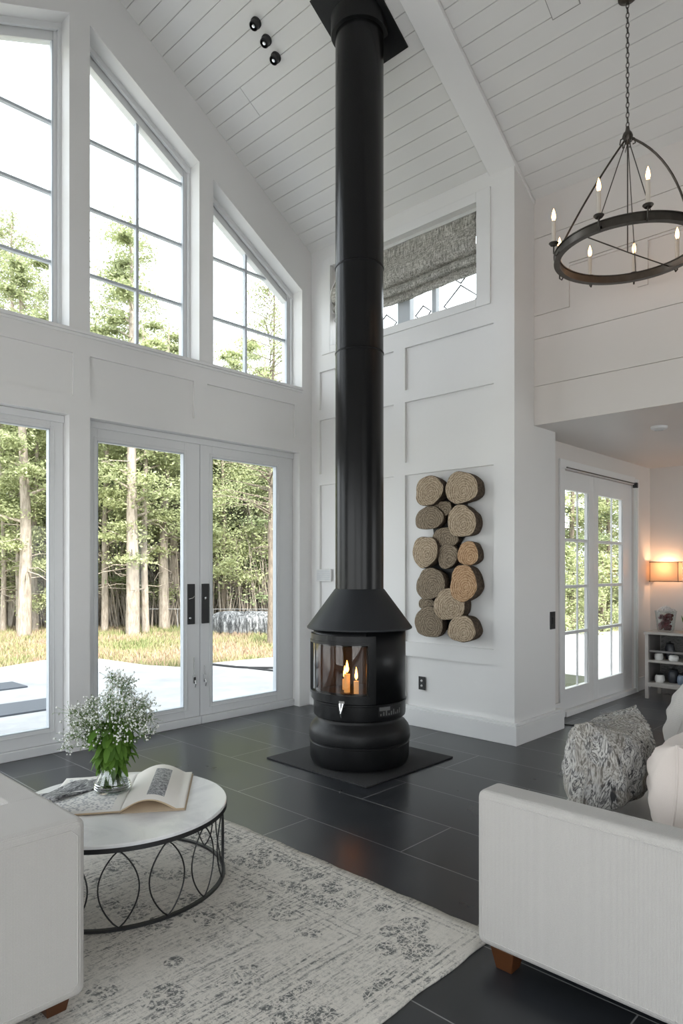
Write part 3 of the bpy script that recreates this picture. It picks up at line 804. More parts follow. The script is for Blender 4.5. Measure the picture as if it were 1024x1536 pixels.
for phi, bow, rr in ((-88, .03, .006), (-45, .0, .003), (-6, 0, .003), (92, .24, .007), (150, 0, .003)):
    dx, dy = cdir(phi); pts = []
    for i in range(15):
        u = i/14; h_ = HZ*(1-u) + bow*4*u*(1-u)*.5 + .02*u; r_ = CR*u + bow*2*u*(1-u)*.6
        pts.append((dx*r_, dy*r_, h_))
    MB().tube(pts, rr, 8).build('arm', M_pewter, ch, 60)
MB().tube([(0,0,HZ-.04),(0,0,HZ*.5),(cdir(0)[0]*.0,0,-.0)], .004, 8).build('centre_rod', M_pewter, ch, 60)
o = MB().tube([(cdir(-60)[0]*CR, cdir(-60)[1]*CR, 0), (0,0,-.004), (cdir(120)[0]*CR, cdir(120)[1]*CR, 0)], .004, 8).build('cross_bar', M_pewter, ch, 60)
for phi in (-10, -42, -88, -138, -172, 152, 117, 82, 52, 22):
    dx, dy = cdir(phi); ro = CR+.045; x, y = dx*ro, dy*ro
    c_ = MB()
    c_.tube([(dx*(CR+.01), dy*(CR+.01), -.01), (dx*(CR+.03), dy*(CR+.03), -.035), (x, y, -.02), (x, y, .035)], .005, 8)
    c_.lathe([(.001,.030),(.020,.030),(.030,.042),(.029,.045),(.012,.040),(.012,.055),(.001,.055)], 16, (x, y, 0))
    cs = c_.build('candle_cup', M_pewter, ch, 45)
    MB().lathe([(.001,.05),(.0125,.05),(.0125,.180),(.001,.182)], 14, (x, y, 0)).build('candle_sleeve', M_cream, cs, 45)
    MB().lathe([(.001,.182),(.008,.186),(.0125,.205),(.010,.228),(.004,.248),(.0006,.258)], 12, (x, y, 0)).build('bulb', M_flame, cs, 80)
cn = MB(); z = HZ+.055; top = zc(CX)-.02-CZ; k = 0
while z < top:
    pts = []
    for i in range(12):
        a = 2*PI*i/12; u, w = .009*math.cos(a), .019*math.sin(a)
        pts.append((u, 0, z+.017+w) if k % 2 else (0, u, z+.017+w))
    cn.tube(pts, .0028, 6, closed=True); z += .031; k += 1
cn.build('chain', M_pewter, ch, 60)
MB().lathe([(.001,-.035),(.02,-.03),(.055,-.012),(.06,.02)], 24, (0,0,zc(CX)-CZ-.008)).build('canopy', M_pewter, ch, 40)

# ------------------------------------------------------------ sconce and cabinet in the lower room
sc = thing('wall_sconce', (BX, 2.68, 1.357), 'lit fabric box sconce on the far wall above the cabinet', 'lamp')
n = N('glowing_linen_shade'); c = (.80,.68,.55,1)
tr = n.new('ShaderNodeBsdfTranslucent'); tr.inputs[0].default_value = c; df = n.new('ShaderNodeBsdfDiffuse'); df.inputs[0].default_value = c
mx = n.new('ShaderNodeMixShader'); mx.inputs[0].default_value = .6; n.link(df.outputs[0], mx.inputs[1]); n.link(tr.outputs[0], mx.inputs[2]); n.link(mx.outputs[0], n.out.inputs[0])
s_ = MB(); s_.box(-.145, -.141, -.155, .155, -.112, .112); s_.box(-.145, -.004, -.155, -.151, -.112, .112); s_.box(-.145, -.004, .151, .155, -.112, .112); s_.build('shade', n.m, sc)
for z in (-.116, .108): s_ = MB(); s_.box(-.150, -.143, -.160, .160, z, z+.008); s_.box(-.15, -.002, -.160, -.153, z, z+.008); s_.box(-.15, -.002, .153, .160, z, z+.008); s_.build('shade_trim', M_pewter, sc)
s_ = MB(); s_.box(-.02, -.001, -.05, .05, -.05, .05); s_.tube([(-.02,0,0),(-.075,0,0),(-.075,0,-.02)], .006, 8); s_.build('bracket', M_pewter, sc)
ba = MB(); ba.ball((-.075,0,.01), .02, 12, 8, 1.3); ba.build('bulb', mat_emit('sconce_bulb', (1,.6,.3,1), 15), sc, 80)
def light(name, kind, loc, energy, color, **k):
    d = bpy.data.lights.new(name, kind); d.energy = energy; d.color = color
    for a, v_ in k.items(): setattr(d, a, v_)
    o = bpy.data.objects.new(name, d); COL.objects.link(o); o.location = loc; return o
lo = light('sconce_light', 'POINT', (BX-.075, 2.68, 1.40), 6.0, (1,.56,.30), shadow_soft_size=.03)

cb = thing('sideboard', (7.5, 2.66, 0), 'pale grey open sideboard with two shelves under the sconce', 'cabinet')
M_cab = mat_plain('pale_grey_painted_wood', (.36,.335,.31,1), .5, 0, .08)
M_cabd = mat_plain('grey_board', (.17,.16,.155,1), .6)
W = 1.25; D = .42
s_ = MB(); s_.box(-.01, D, -W, .01, .69, .715); s_.build('top', M_cab, cb, None, .004)
for x, y in ((0, -.035), (0, -W), (D-.035, -.035), (D-.035, -W)): MB().box(x, x+.035, y, y+.035, 0, .69).build('leg', M_cab, cb, None, .003)
MB().box(.02, D-.02, -.03, -.015, .13, .69).build('side_panel', M_cabd, cb); MB().box(.02, D-.02, -W+.015, -W+.03, .13, .69).build('side_panel', M_cabd, cb)
n = N('grey_wicker_back'); f = n.noise(n.coord(scale=(30, 30, 140)), 1, 5, .8); n.set(n.ramp(f, [(.35, (.07,.07,.068)), (.65, (.30,.29,.28))]), .8); n.bump(f, .7, .01)
MB().box(D-.03, D-.018, -W+.03, -.03, .13, .69).build('back_panel', n.m, cb)
for z, nm in ((.39, 'shelf'), (.13, 'shelf')): MB().box(.0, D-.03, -W+.03, -.03, z, z+.025 if z > .2 else z+.045).build(nm, M_cab, cb, None, .003)
dw = MB(); dw.box(.012, .03, -W+.035, -.037, .50, .52); dw.build('rail', M_cabd, cb)

# things on the sideboard
M_jar = mat_glass('jar_glass', (.93,.95,.95,1), 1.6)
jx, jy = 7.66, 2.50
t = thing('glass_jar', (jx, jy, .715), 'clear glass jar packed with dark red fruit on the sideboard', 'jar')
MB().lathe([(.001,.004),(.075,.004),(.085,.02),(.105,.19),(.112,.225),(.108,.225),(.101,.19),(.081,.022),(.001,.010)], 32).build('glass', M_jar, t, 50)
rr_ = random.Random(3); f = MB()
for i in range(60):
    a = rr_.uniform(0, 6.28); z = rr_.uniform(.03, .18); q = rr_.uniform(0, .055+z*.1); f.ball((q*math.cos(a), q*math.sin(a), z), rr_.uniform(.014,.022), 8, 6)
o = f.build('dried_fruit', mat_plain('dark_red_fruit', (.09,.006,.010,1), .4, 0, .5, 30), t, 80); o['kind'] = 'stuff'
f = MB()
for i in range(90):
    a = rr_.uniform(0, 6.28); q = rr_.uniform(0, .10); f.ball((q*math.cos(a), q*math.sin(a), .215+.05*(1-q/.11)+rr_.uniform(-.02,.015)), rr_.uniform(.006,.013), 6, 4)
o = f.build('frosted_topping', mat_plain('frosty_white_sprig', (.55,.52,.50,1), .7), t, 80); o['kind'] = 'stuff'
def spiky(x, y, lab_, sc_=1):
    t = thing('potted_succulent', (x, y, .715), lab_, 'plant', 0, 'small spiky plants on the sideboard')
    MB().lathe([(.001,.002),(.035*sc_,.002),(.045*sc_,.05),(.04*sc_,.05),(.001,.045)], 16).build('pot', M_blackmetal, t, 50)
    b = MB(); q = random.Random(int(x*100+y*10))
    for i in range(12):
        a = i*2.4; le = q.uniform(.10,.17)*sc_; ti = q.uniform(.2,.6); dx, dy = math.cos(a), math.sin(a)
        pts = [(0,0,.045), (dx*le*ti*.5, dy*le*ti*.5, .045+le*.55), (dx*le*ti*.8, dy*le*ti*.8, .045+le)]
        b.tube(pts, [.010,.011,.001], 6)
    b.build('leaves', M_bleaf, t, 70)
spiky(7.62, 2.27, 'spiky green plant in a dark pot right beside the fruit jar', 1.0)
spiky(7.66, 2.12, 'taller spiky plant in a dark pot, second from the fruit jar', 1.15)
t = thing('serving_tray', (7.62, 2.05, .7155), 'flat silvery tray on the sideboard behind the plants', 'tray')
MB().box(.11, .20, -.25, .20, 0, .012).build('tray', mat_plain('silvery_tray', (.4,.4,.4,1), .3, .8), t, None, .003)
def pot(x, y, z, r, h, col, lab_, lid=True):
    t = thing('storage_pot', (x, y, z), lab_, 'pot', 0, 'pots on the sideboard shelves')
    MB().lathe([(.001,0),(r*.8,0),(r,h*.3),(r*.95,h*.8),(r*.7,h),(.001,h)], 20).build('body', col, t, 50)
    if lid: MB().lathe([(r*.75,h),(r*.78,h+.012),(.012,h+.022),(.012,h+.035),(.001,h+.038)], 20).build('lid', M_blackmetal, t, 50)
M_bw = mat_plain('white_ceramic', (.75,.74,.72,1), .3); M_dk = mat_plain('dark_glazed_ceramic', (.03,.032,.04,1), .3); M_bl = mat_plain('slate_blue_ceramic', (.12,.15,.20,1), .35)
pot(7.60, 2.55, .415, .045, .07, M_bw, 'white pot on the upper shelf nearest the corner')
pot(7.60, 2.40, .415, .05, .06, M_bw, 'squat white bowl on the upper shelf, right of the first', False)
pot(7.70, 2.47, .415, .05, .16, M_dk, 'tall dark jar at the back of the upper shelf')
pot(7.60, 2.54, .175, .05, .08, M_bw, 'white lidded pot on the lower shelf nearest the corner')
pot(7.66, 2.42, .175, .055, .13, M_dk, 'dark lidded jar on the lower shelf behind')
pot(7.60, 2.30, .175, .065, .10, M_bl, 'slate blue pot on the lower shelf')
tag(MB().tube([(5.75, 2.80, .006), (5.72, 2.72, .006), (5.74, 2.66, .006), (5.84, 2.60, .006)], .006, 8).build('cable', M_blackmetal, None, 60), 'short black cable end on the floor by the paned doors', 'cable')

# ------------------------------------------------------------ sofas
def softbox(b, x0, x1, y0, y1, z0, z1): b.box(x0, x1, y0, y1, z0, z1)
def piping(b, pts, r=.004): b.tube(pts, r, 8, closed=True)
def sofa(name, loc, lab_, W, D, H, sh, back='low', bh=.62, full=False):
    """faces +Y; x from 0..W, y from 0 (back) to D (front)"""
    t = thing(name, loc, lab_, 'sofa')
    z0 = .074; aw = .14
    for x0 in (0, W-aw):
        a = MB().box(x0, x0+aw, .28 if full else .0, D, z0, H).build('arm', M_sofa, t, None, .028, 5)
        p = MB(); o_ = .0015
        if full: continue
        for xx in (x0-o_*.0+.001, x0+aw-.001):
            e = .027; q_ = .02
            piping(p, [(xx, e+q_, z0+e), (xx, D-e-q_, z0+e), (xx, D-e-.005, z0+e+.005), (xx, D-e, z0+e+q_), (xx, D-e, H-e-q_), (xx, D-e-.005, H-e-.005), (xx, D-e-q_, H-e), (xx, e+q_, H-e), (xx, e+.005, H-e-.005), (xx, e, H-e-q_), (xx, e, z0+e+q_), (xx, e+.005, z0+e+.005)], .0024)
        p.build('piping', M_pipe, a, 60)
    bk = MB().box(0 if full else aw-.02, W if full else W-aw+.02, 0, .32 if full else .17, z0, bh).build('back', M_sofa, t, None, .03, 5)
    if full:
        p = MB(); e = .02
        piping(p, [(.05, .001, z0+.03), (W-.05, .001, z0+.03), (W-.03, .001, z0+.05), (W-.03, .001, H-.05), (W-.05, .001, H-.03), (.05, .001, H-.03), (.03, .001, H-.05), (.03, .001, z0+.05)], .0026)
        p.build('piping', M_pipe, bk, 60)
    MB().box(aw-.01, W-aw+.01, .14, D-.02, z0+.01, .27).build('seat_base', M_sofa, t, None, .02, 4)
    n_ = 2; w = (W-2*aw)/n_
    for i in range(n_):
        MB().box(aw+w*i+.004, aw+w*(i+1)-.004, .33 if full else .18, D-.005, .275, sh).build('seat_cushion', M_sofa, t, None, .045, 6)
    for x, y in ((.012, D-.14), (W-.102, D-.14), (.012, .07), (W-.102, .07)):
        l = MB()
        f = lambda x_, y_, s_, z_: (x_, y_, z_)
        l.add([(x+.015, y+.015, 0), (x+.075, y+.015, 0), (x+.075, y+.075, 0), (x+.015, y+.075, 0), (x, y, z0+.004), (x+.09, y, z0+.004), (x+.09, y+.09, z0+.004), (x, y+.09, z0+.004)], [(0,3,2,1),(4,5,6,7),(0,1,5,4),(1,2,6,5),(2,3,7,6),(3,0,4,7)])
        l.build('leg', M_legwood, t, None, .003)
    return t
sofa('sofa', (2.055, .36, 0), 'off-white sofa at right with patterned and cream pillows', 2.6, .948, .617, .43)
sofa('sofa', (-.928, 2.005, .0105), 'off-white sofa at left seen from behind, by the coffee table', 1.89, .92, .622, .43, full=True, bh=.623)

# pillows
def pillow(name, loc, rot, w, h, th, mat, lab_, pinch=.0, seed=1, seam=None):
    t = thing(name, loc, lab_, 'pillow', 0, 'pillows on the right sofa'); t.rotation_euler = rot
    rnd = random.Random(seed); NN = 40
    ph = [rnd.uniform(0, 6.28) for _ in range(8)]
    def shape(u, v, s):
        # u,v in -1..1
        e = (1-abs(u)**2.6)*(1-abs(v)**2.6)
        thk = th*max(0, e)**.48
        cx = 1 - .20*(1-abs(v)**2)*abs(u)**3; cz = 1 - .20*(1-abs(u)**2)*abs(v)**3
        x = u*w/2*cx; z = v*h/2*cz
        wr = .010*math.sin(7*u+ph[0]+3*v)*e + .006*math.sin(13*v+ph[1]-5*u)*e
        if pinch:
            for su, sv in ((-1,1),(1,1)):
                dd_ = math.hypot(u-su, v-sv); an = math.atan2(v-sv, u-su)
                wr += pinch*math.exp(-dd_*1.3)*math.sin(an*22+ph[2]*su)*min(1, dd_*3)
        return (x, s*(thk+wr), z + h/2)
    for s, nm in ((1, 'front'), (-1, 'rear')): pass
    vs = []; fs = []
    for s in (1, -1):
        o = len(vs)
        for i in range(NN+1):
            for j in range(NN+1):
                u = math.sin(PI/2*(-1+2*i/NN)); v_ = math.sin(PI/2*(-1+2*j/NN)); vs.append(shape(u, v_, s))
        for i in range(NN):
            for j in range(NN):
                q = (o+i*(NN+1)+j, o+(i+1)*(NN+1)+j, o+(i+1)*(NN+1)+j+1, o+i*(NN+1)+j+1)
                fs.append(q if s < 0 else q[::-1])
    b = MB().add(vs, fs); o = b.build('cover', mat, t, 180, recalc=False)
    # seam piping around the edge
    pts = []
    for (a0, b0, a1, b1) in ((-1,-1,1,-1),(1,-1,1,1),(1,1,-1,1),(-1,1,-1,-1)):
        for k in range(16):
            u = a0+(a1-a0)*k/16; v_ = b0+(b1-b0)*k/16; q = shape(u, v_, 0); pts.append((q[0], 0, q[2]))
    MB().tube(pts, .0045, 8, closed=True).build('seam', seam or mat, t, 80)
    return t
def mat_tapestry():
    n = N('grey_line_pattern_fabric')
    v = n.coord()
    f = n.noise(n.coord(scale=(20, 20, 7)), 1, 5, .62, .9); g = n.noise(v, 5, 4, .6, .4); h = n.noise(v, 120, 3, .8)
    base = n.ramp(f, [(.36, (.03,.03,.033)), (.42, (.48,.47,.45)), (.465, (.03,.03,.035)), (.50, (.44,.43,.41)), (.53, (.55,.54,.51)), (.57, (.025,.025,.03)), (.61, (.50,.48,.44)), (.67, (.04,.04,.04))])
    patch = n.ramp(g, [(.46, (0,0,0)), (.50, (1,1,1)), (.56, (1,1,1)), (.60, (0,0,0))])
    c = n.mix(n.math('MULTIPLY', patch, .3), base, (.37,.33,.27,1))
    a = n.math('ADD', n.math('MULTIPLY', h, .5), f)
    n.set(n.mix(n.math('MULTIPLY', h, .15), c, (.30,.29,.28,1)), .95, 0, .1); n.bump(a, .5, .004)
    return n.m
M_tap = mat_tapestry()
pillow('throw_pillow', (2.71, 1.12, .432), (math.radians(5), 0, math.radians(-2)), .45, .385, .145, M_tap, 'plump grey line-patterned pillow nearest the sofa arm', .016, 4)
pillow('throw_pillow', (2.70, .81, .432), (math.radians(4), 0, math.radians(4)), .48, .36, .125, M_cushion, 'plain cream pillow in front of the patterned one', .004, 9)
pillow('throw_pillow', (3.24, .98, .53), (math.radians(6), math.radians(30), math.radians(0)), .42, .34, .10, M_sofa, 'off-white pillow behind the cream one, cut by the right edge', .0, 12)

# ------------------------------------------------------------ rug and coffee table
r_ = MB()
x0, x1, y0, y1 = -.35, 2.255, 1.345, 3.42
NX, NY = 60, 50
vs = []; 
for j in range(NY+1):
    for i in range(NX+1):
        x = x0+(x1-x0)*i/NX; y = y0+(y1-y0)*j/NY
        e = .004*math.sin(j*.9)+.002*math.sin(j*2.1); e2 = .004*math.sin(i*.8)
        if i == NX: x += e
        if j == 0: y += e2
        vs.append((x, y, .010+.0008*math.sin(i*1.7+j)))
fs = [(j*(NX+1)+i, j*(NX+1)+i+1, (j+1)*(NX+1)+i+1, (j+1)*(NX+1)+i) for j in range(NY) for i in range(NX)]
r_.add(vs, fs); o = r_.build('area_rug', M_rug, None, 60, recalc=False)
m = o.modifiers.new('s', 'SOLIDIFY'); m.thickness = .009; m.offset = -1
tag(o, 'distressed cream and grey area rug with bordered floral pattern', 'rug')

TX, TY, TZ, TR = 1.497, 2.803, .3475, .472
ct = thing('coffee_table', (TX, TY, .0105), 'round white coffee table with black lattice wire base', 'table')
h0 = -.0105
n = N('white_marble'); f = n.noise(n.coord(), 3, 8, .7, 1.5); n.set(n.ramp(f, [(.45, (.86,.86,.86)), (.62, (.74,.74,.75))]), .22)
MB().lathe([(.001,TZ-.018+h0),(TR-.006,TZ-.018+h0),(TR-.002,TZ-.014+h0),(TR-.002,TZ-.003+h0),(TR-.005,TZ+h0),(.001,TZ+h0)], 96).build('table_top', n.m, ct, 30)
MB().lathe([(TR-.012,TZ-.032+h0),(TR,TZ-.032+h0),(TR,TZ-.013+h0),(TR-.012,TZ-.017+h0),(TR-.012,TZ-.032+h0)], 96).build('rim', M_blackmetal, ct, 30)
RB = TR-.012
MB().lathe([(RB-.012,.001),(RB+.004,.001),(RB+.004,.012),(RB-.012,.012),(RB-.012,.001)], 96).build('base_ring', M_blackmetal, ct, 30)
NL = 15; top_ = TZ-.03+h0; rl = RB-.004
a_off = math.atan2(-.69, -.72)+.305
for k in range(NL):
    ac = a_off + 2*PI*k/NL; b = MB(); ha = .40*2*PI/NL
    for s in (-1, 1):
        pts = []
        for i in range(17):
            u = i/16; off = s*ha*math.sin(PI*u)**.8; z = .010+(top_-.010)*u
            pts.append((rl*math.cos(ac+off), rl*math.sin(ac+off), z))
        b.tube(pts, .0032, 6)
    b.build('lattice_loop', M_blackmetal, ct, 60)
for a in (math.radians(-29), math.radians(72), math.radians(172)):
    b = MB()
    for d_ in (-.022, .022): b.box(rl-.005, rl+.003, d_*rl-.004, d_*rl+.004, .01, top_, Matrix.Rotation(a, 4, 'Z'))
    b.build('leg', M_blackmetal, ct)
b = MB(); 
for k in range(2): b.box(-rl, rl, -.008, .008, top_-.006, top_, Matrix.Rotation(math.radians(-29)+k*PI/2, 4, 'Z'))
b.build('cross_brace', M_blackmetal, ct)

# open book on the table
ZT = TZ
def book():
    gx, gy = 1.43, 2.68; gx2, gy2 = 1.745, 3.09       # gutter line near->far
    U = Vector((gx2-gx, gy2-gy, 0)); Lg = U.length; U.normalize()
    V = Vector((U.y, -U.x, 0))                         # to the right page
    t = thing('open_book', (gx, gy, ZT), 'large open art book with curved pages lying on the coffee table', 'book')
    n = N('printed_right_page'); tc = n.new('ShaderNodeTexCoord'); sp = n.new('ShaderNodeSeparateXYZ'); n.link(tc.outputs['UV'], sp.inputs[0])
    u, w_ = sp.outputs[0], sp.outputs[1]
    inb = lambda q, a, c: n.math('MULTIPLY', n.math('GREATER_THAN', q, a), n.math('LESS_THAN', q, c))
    pic = n.math('MULTIPLY', inb(u, .38, .66), inb(w_, .12, .88))
    f = n.noise(n.coord(), 70, 5, .8); ink = n.ramp(f, [(.40, (.07,.07,.08)), (.62, (.50,.50,.50))])
    n.set(n.mix(pic, (.74,.71,.66,1), ink), .6)
    n2 = N('printed_left_page'); v = n2.coord(); vo = n2.new('ShaderNodeTexVoronoi'); vo.inputs['Scale'].default_value = 75; n2.link(v, vo.inputs['Vector'])
    dots = n2.ramp(vo.outputs['Distance'], [(.30, (.42,.43,.45)), (.55, (.80,.79,.77))])
    tc = n2.new('ShaderNodeTexCoord'); sp = n2.new('ShaderNodeSeparateXYZ'); n2.link(tc.outputs['UV'], sp.inputs[0])
    inb2 = lambda q, a, c: n2.math('MULTIPLY', n2.math('GREATER_THAN', q, a), n2.math('LESS_THAN', q, c))
    n2.set(n2.mix(n2.math('MULTIPLY', inb2(sp.outputs[0], .12, .93), inb2(sp.outputs[1], .05, .95)), (.78,.76,.72,1), dots), .6)
    def sheet(nm, prof, mat, th, parent):
        K = 24; vs = []; uv = []
        for j in range(K+1):
            a = j/K; d, z = prof(a)
            for e in (0, 1):
                p = V*d + U*(Lg*e); vs.append((p.x, p.y, z)); uv.append((a, e))
        fs = [(2*j, 2*j+2, 2*j+3, 2*j+1) for j in range(K)]
        me = bpy.data.meshes.new(nm); me.from_pydata(vs, [], fs)
        me.materials.append(mat); ul = me.uv_layers.new(name='UVMap')
        for l in me.loops: ul.data[l.index].uv = uv[l.vertex_index]
        me.polygons.foreach_set('use_smooth', [True]*len(me.polygons))
        o = bpy.data.objects.new(nm, me); COL.objects.link(o); o.parent = parent
        m = o.modifiers.new('s', 'SOLIDIFY'); m.thickness = th; m.offset = 0
        return o
    cream = mat_plain('cream_page_edges', (.55,.42,.28,1), .8)
    wR, wL = .27, .34
    fr = lambda a: (wR*a, .007 + .050*math.sin(min(1, a*1.9)*PI)**1.0*(1-a*.5) + (.030*(1-(a-.0)) if a < .0 else 0) + .012*a)
    def fr(a):
        d = wR*a; z = .008 + .045*math.sin(PI*min(1, a*1.15))**1.0
        return d, z + .002
    fl_ = lambda a: (-wL*a, .007 + .010*math.exp(-a*9)*0 + .006*(1-a))
    sheet('right_page', lambda a: (fr(a)[0], fr(a)[1]+.003), n.m, .0012, t)
    sheet('left_page', lambda a: (fl_(a)[0], fl_(a)[1]+.0015), n2.m, .0012, t)
    sheet('page_block', lambda a: (fr(a)[0]*.985, fr(a)[1]-.001), cream, .005, t)
    sheet('page_block', lambda a: (fl_(a)[0]*.985, fl_(a)[1]-.003), cream, .007, t)
    sheet('back_cover', lambda a: (wR*1.02*a, .0025), mat_plain('tan_book_cover', (.48,.38,.27,1), .7), .003, t)
book()
def magazine():
    t = thing('magazine', (1.40, 3.085, ZT+.0), 'rumpled dark-printed magazine lying left of the vase', 'magazine', math.radians(10))
    n = N('scribbled_dark_print'); f = n.noise(n.coord(scale=(1.2, 5, 1)), 16, 6, .8, 1.2)
    n.set(n.ramp(f, [(.43, (.03,.03,.035)), (.52, (.20,.20,.21)), (.62, (.60,.60,.60))]), .5); n.bump(f, .6, .004)
    K = 20; L_ = 10; vs = []
    for i in range(K+1):
        for j in range(L_+1):
            u, v = i/K, j/L_
            vs.append((-.14+.28*u, -.075+.15*v, .021 + .007*math.sin(u*7+v*3) + .005*math.sin(v*11+u*2)))
    fs = [(i*(L_+1)+j, (i+1)*(L_+1)+j, (i+1)*(L_+1)+j+1, i*(L_+1)+j+1) for i in range(K) for j in range(L_)]
    o = MB().add(vs, fs).build('cover', n.m, t, 80, recalc=False); m = o.modifiers.new('s', 'SOLIDIFY'); m.thickness = .008; m.offset = -1
magazine()

# vase with flowers
VX, VY = 1.535, 2.945
vz = ZT+.0135
vt = thing('glass_vase', (VX, VY, vz), 'clear flared glass vase on the coffee table holding flowers', 'vase')
n = N('clear_vase_glass'); n.set((.96,.98,.98,1), .02); n.b.inputs['Transmission Weight'].default_value = 1; n.b.inputs['IOR'].default_value = 1.45
MB().lathe([(.001,.0),(.070,.0),(.078,.006),(.080,.02),(.074,.05),(.052,.10),(.040,.135),(.042,.16),(.052,.175),(.049,.175),(.038,.16),(.036,.135),(.048,.10),(.070,.05),(.075,.02),(.070,.010),(.001,.008)], 48).build('glass', mat_glass('vase_glass', (.93,.96,.96,1), 2.5), vt, 60)
MB().lathe([(.001,.0105),(.068,.0105),(.0735,.022),(.0685,.05),(.0665,.055),(.001,.055)], 40).build('water', mat_glass('vase_water', (.90,.94,.93,1), .8), vt, 60)
rb = MB()
for z, r in ((.022,.0810),(.032,.0795),(.042,.0775)): rb.lathe([(r-.002,z-.002),(r+.002,z),(r-.002,z+.002)], 40)
rb.build('glass_ridge', M_chrome, vt, 60)
fb = thing('flower_bouquet', (VX, VY, vz), 'loose bouquet of tiny white blossoms and green leaves in the glass vase', 'flowers')
rd = random.Random(11); stems = MB(); bl = MB(); lf = MB(); sl = MB()
def leafq(b, p, d, L_, W_, up=None, curl=.25):
    d = d.normalized(); s = d.cross(up or Vector((0,0,1)))
    if s.length < .1: s = Vector((1,0,0))
    s.normalize(); n_ = s.cross(d)
    vs = []; K = 5
    for k in range(K+1):
        u = k/K; w = W_*math.sin(PI*(u*.86+.07))**.9; c_ = p + d*(L_*u) - n_*(curl*L_*u*u)
        vs += [tuple(c_-s*w+n_*w*.25), tuple(c_), tuple(c_+s*w+n_*w*.25)]
    fs = []
    for k in range(K):
        o = k*3; fs += [(o, o+1, o+4, o+3), (o+1, o+2, o+5, o+4)]
    b.add(vs, fs)
ends = []
def screen(r, z, dpt):   # r to the right in view, dpt away
    a = math.radians(43.73); c = math.cos(a); s = math.sin(a)
    return Vector((c*dpt+s*r, s*dpt-c*r, z))
for i in range(105):
    # fan of sprigs, wider to both sides, one tall spray
    q = rd.random()
    if q < .12: r_e = rd.uniform(-.04, .05); z_e = rd.uniform(.40, .53)
    elif q < .45: r_e = rd.uniform(.03, .165); z_e = rd.uniform(.28, .44) - max(0, r_e-.12)*.6
    elif q < .9: r_e = rd.uniform(-.18, -.01); z_e = rd.uniform(.27, .43) - abs(r_e+.08)*.5
    else: r_e = rd.uniform(-.15, .15); z_e = rd.uniform(.24, .36)
    d_e = rd.uniform(-.14, .14)
    e = screen(r_e, z_e, d_e); s0 = Vector((rd.uniform(-.05,.05), rd.uniform(-.05,.05), .02)); nk = Vector((rd.uniform(-.02,.02), rd.uniform(-.02,.02), .15))
    mid = nk.lerp(e, .5) + Vector((0,0,.03))
    stems.tube([s0, nk, mid, e], [.0022,.002,.0014,.0007], 5)
    for k in range(26):
        off = Vector((rd.gauss(0,.022), rd.gauss(0,.022), rd.gauss(0,.020))); p = e+off
        stems.tube([e-(e-mid)*.12*rd.random(), p], .0005, 3, cap=False)
        if rd.random() < .66: bl.ball(p, rd.uniform(.003,.0055), 6, 4)
        if rd.random() < .95: leafq(sl, p, Vector((rd.gauss(0,1), rd.gauss(0,1), rd.gauss(0,.8))), rd.uniform(.007,.014), .0028)
    for k in range(5):
        p = mid.lerp(e, rd.random()); leafq(sl, p, Vector((rd.gauss(0,1), rd.gauss(0,1), rd.gauss(0,.6))), rd.uniform(.012,.022), .004)
for i in range(190):
    a = rd.uniform(0, 6.28); z = rd.uniform(.14,.32); r0 = rd.uniform(.25,1)*(.02+(z-.12)*.36)
    p = Vector((math.cos(a)*r0, math.sin(a)*r0, z)); d = Vector((math.cos(a)*.6, math.sin(a)*.6, rd.uniform(-1.3,.1)))
    leafq(lf, p, d, rd.uniform(.055,.105), rd.uniform(.013,.022), None, rd.uniform(.1,.4))
stems.build('stems', M_bleaf, fb, 60, recalc=False)
o = bl.build('blossoms', M_blossom, fb, 80, recalc=False); o['kind'] = 'stuff'
o = lf.build('leaves', M_bleaf, fb, 80, recalc=False); o['kind'] = 'stuff'
o = sl.build('sprig_leaves', M_bleaf2, fb, 80, recalc=False); o['kind'] = 'stuff'

# ------------------------------------------------------------ outdoors
ZG = -.12
n = N('meadow_ground'); f = n.noise(n.coord(), 1.2, 8, .7); f2 = n.noise(n.coord(), 14, 6, .8)
f = n.noise(n.coord(), .45, 5, .65, .3); n.set(n.mix(n.math('MULTIPLY', f2, .6), n.ramp(f, [(.40, (.15,.18,.07)), (.52, (.30,.27,.14)), (.66, (.40,.28,.21))]), (.30,.27,.16,1)), .95); n.bump(f2, .8, .05)
struct(MB().box(-40, 60, -30, 60, ZG-.3, ZG-.02).build('ground', n.m))
n = N('pale_concrete'); f = n.noise(n.coord(), 1.5, 8, .7); n.set(n.ramp(f, [(.35, (.33,.33,.34)), (.6, (.44,.44,.44))]), .8); n.bump(n.noise(n.coord(), 40, 4), .2, .01)
pt = [(-12, 5.31), (-12, 13.0), (-2, 12.2), (3.77, 10.75), (4.6, 11.1), (5.3, 10.6), (5.45, 9.4), (5.75, 8.75), (6.4, 8.85), (7.4, 8.68), (9.0, 8.2), (13.0, 7.6), (17, 6.0), (17, 3.1), (5.05, 3.1), (5.05, 5.31)]
struct(MB().prism(pt, 'z', ZG-.02, ZG+.02).build('patio', n.m))
struct(MB().box(-20, WX-.25, -20, 5.3, ZG-.02, ZG+.02).box(WX-.25, 12, -20, FY-.25, ZG-.02, ZG+.02).build('path', n.m))
for i, (x, y, w, h_, lab_) in enumerate(((2.55, 8.95, 1.7, .50, 'far dark shadow patch lying on the bright patio'), (2.75, 7.45, 1.0, .60, 'near dark shadow patch lying on the bright patio'))):
    tag(MB().box(x-w/2, x+w/2, y-h_/2, y+h_/2, ZG+.0205, ZG+.04).build('shadow_patch', mat_plain('grey_shadow_patch', (.10,.11,.13,1), .6), None, None, .005), lab_, 'slab', 'dark patches on the patio')  # flat dark boxes added for the shadows and dark patches on the patio
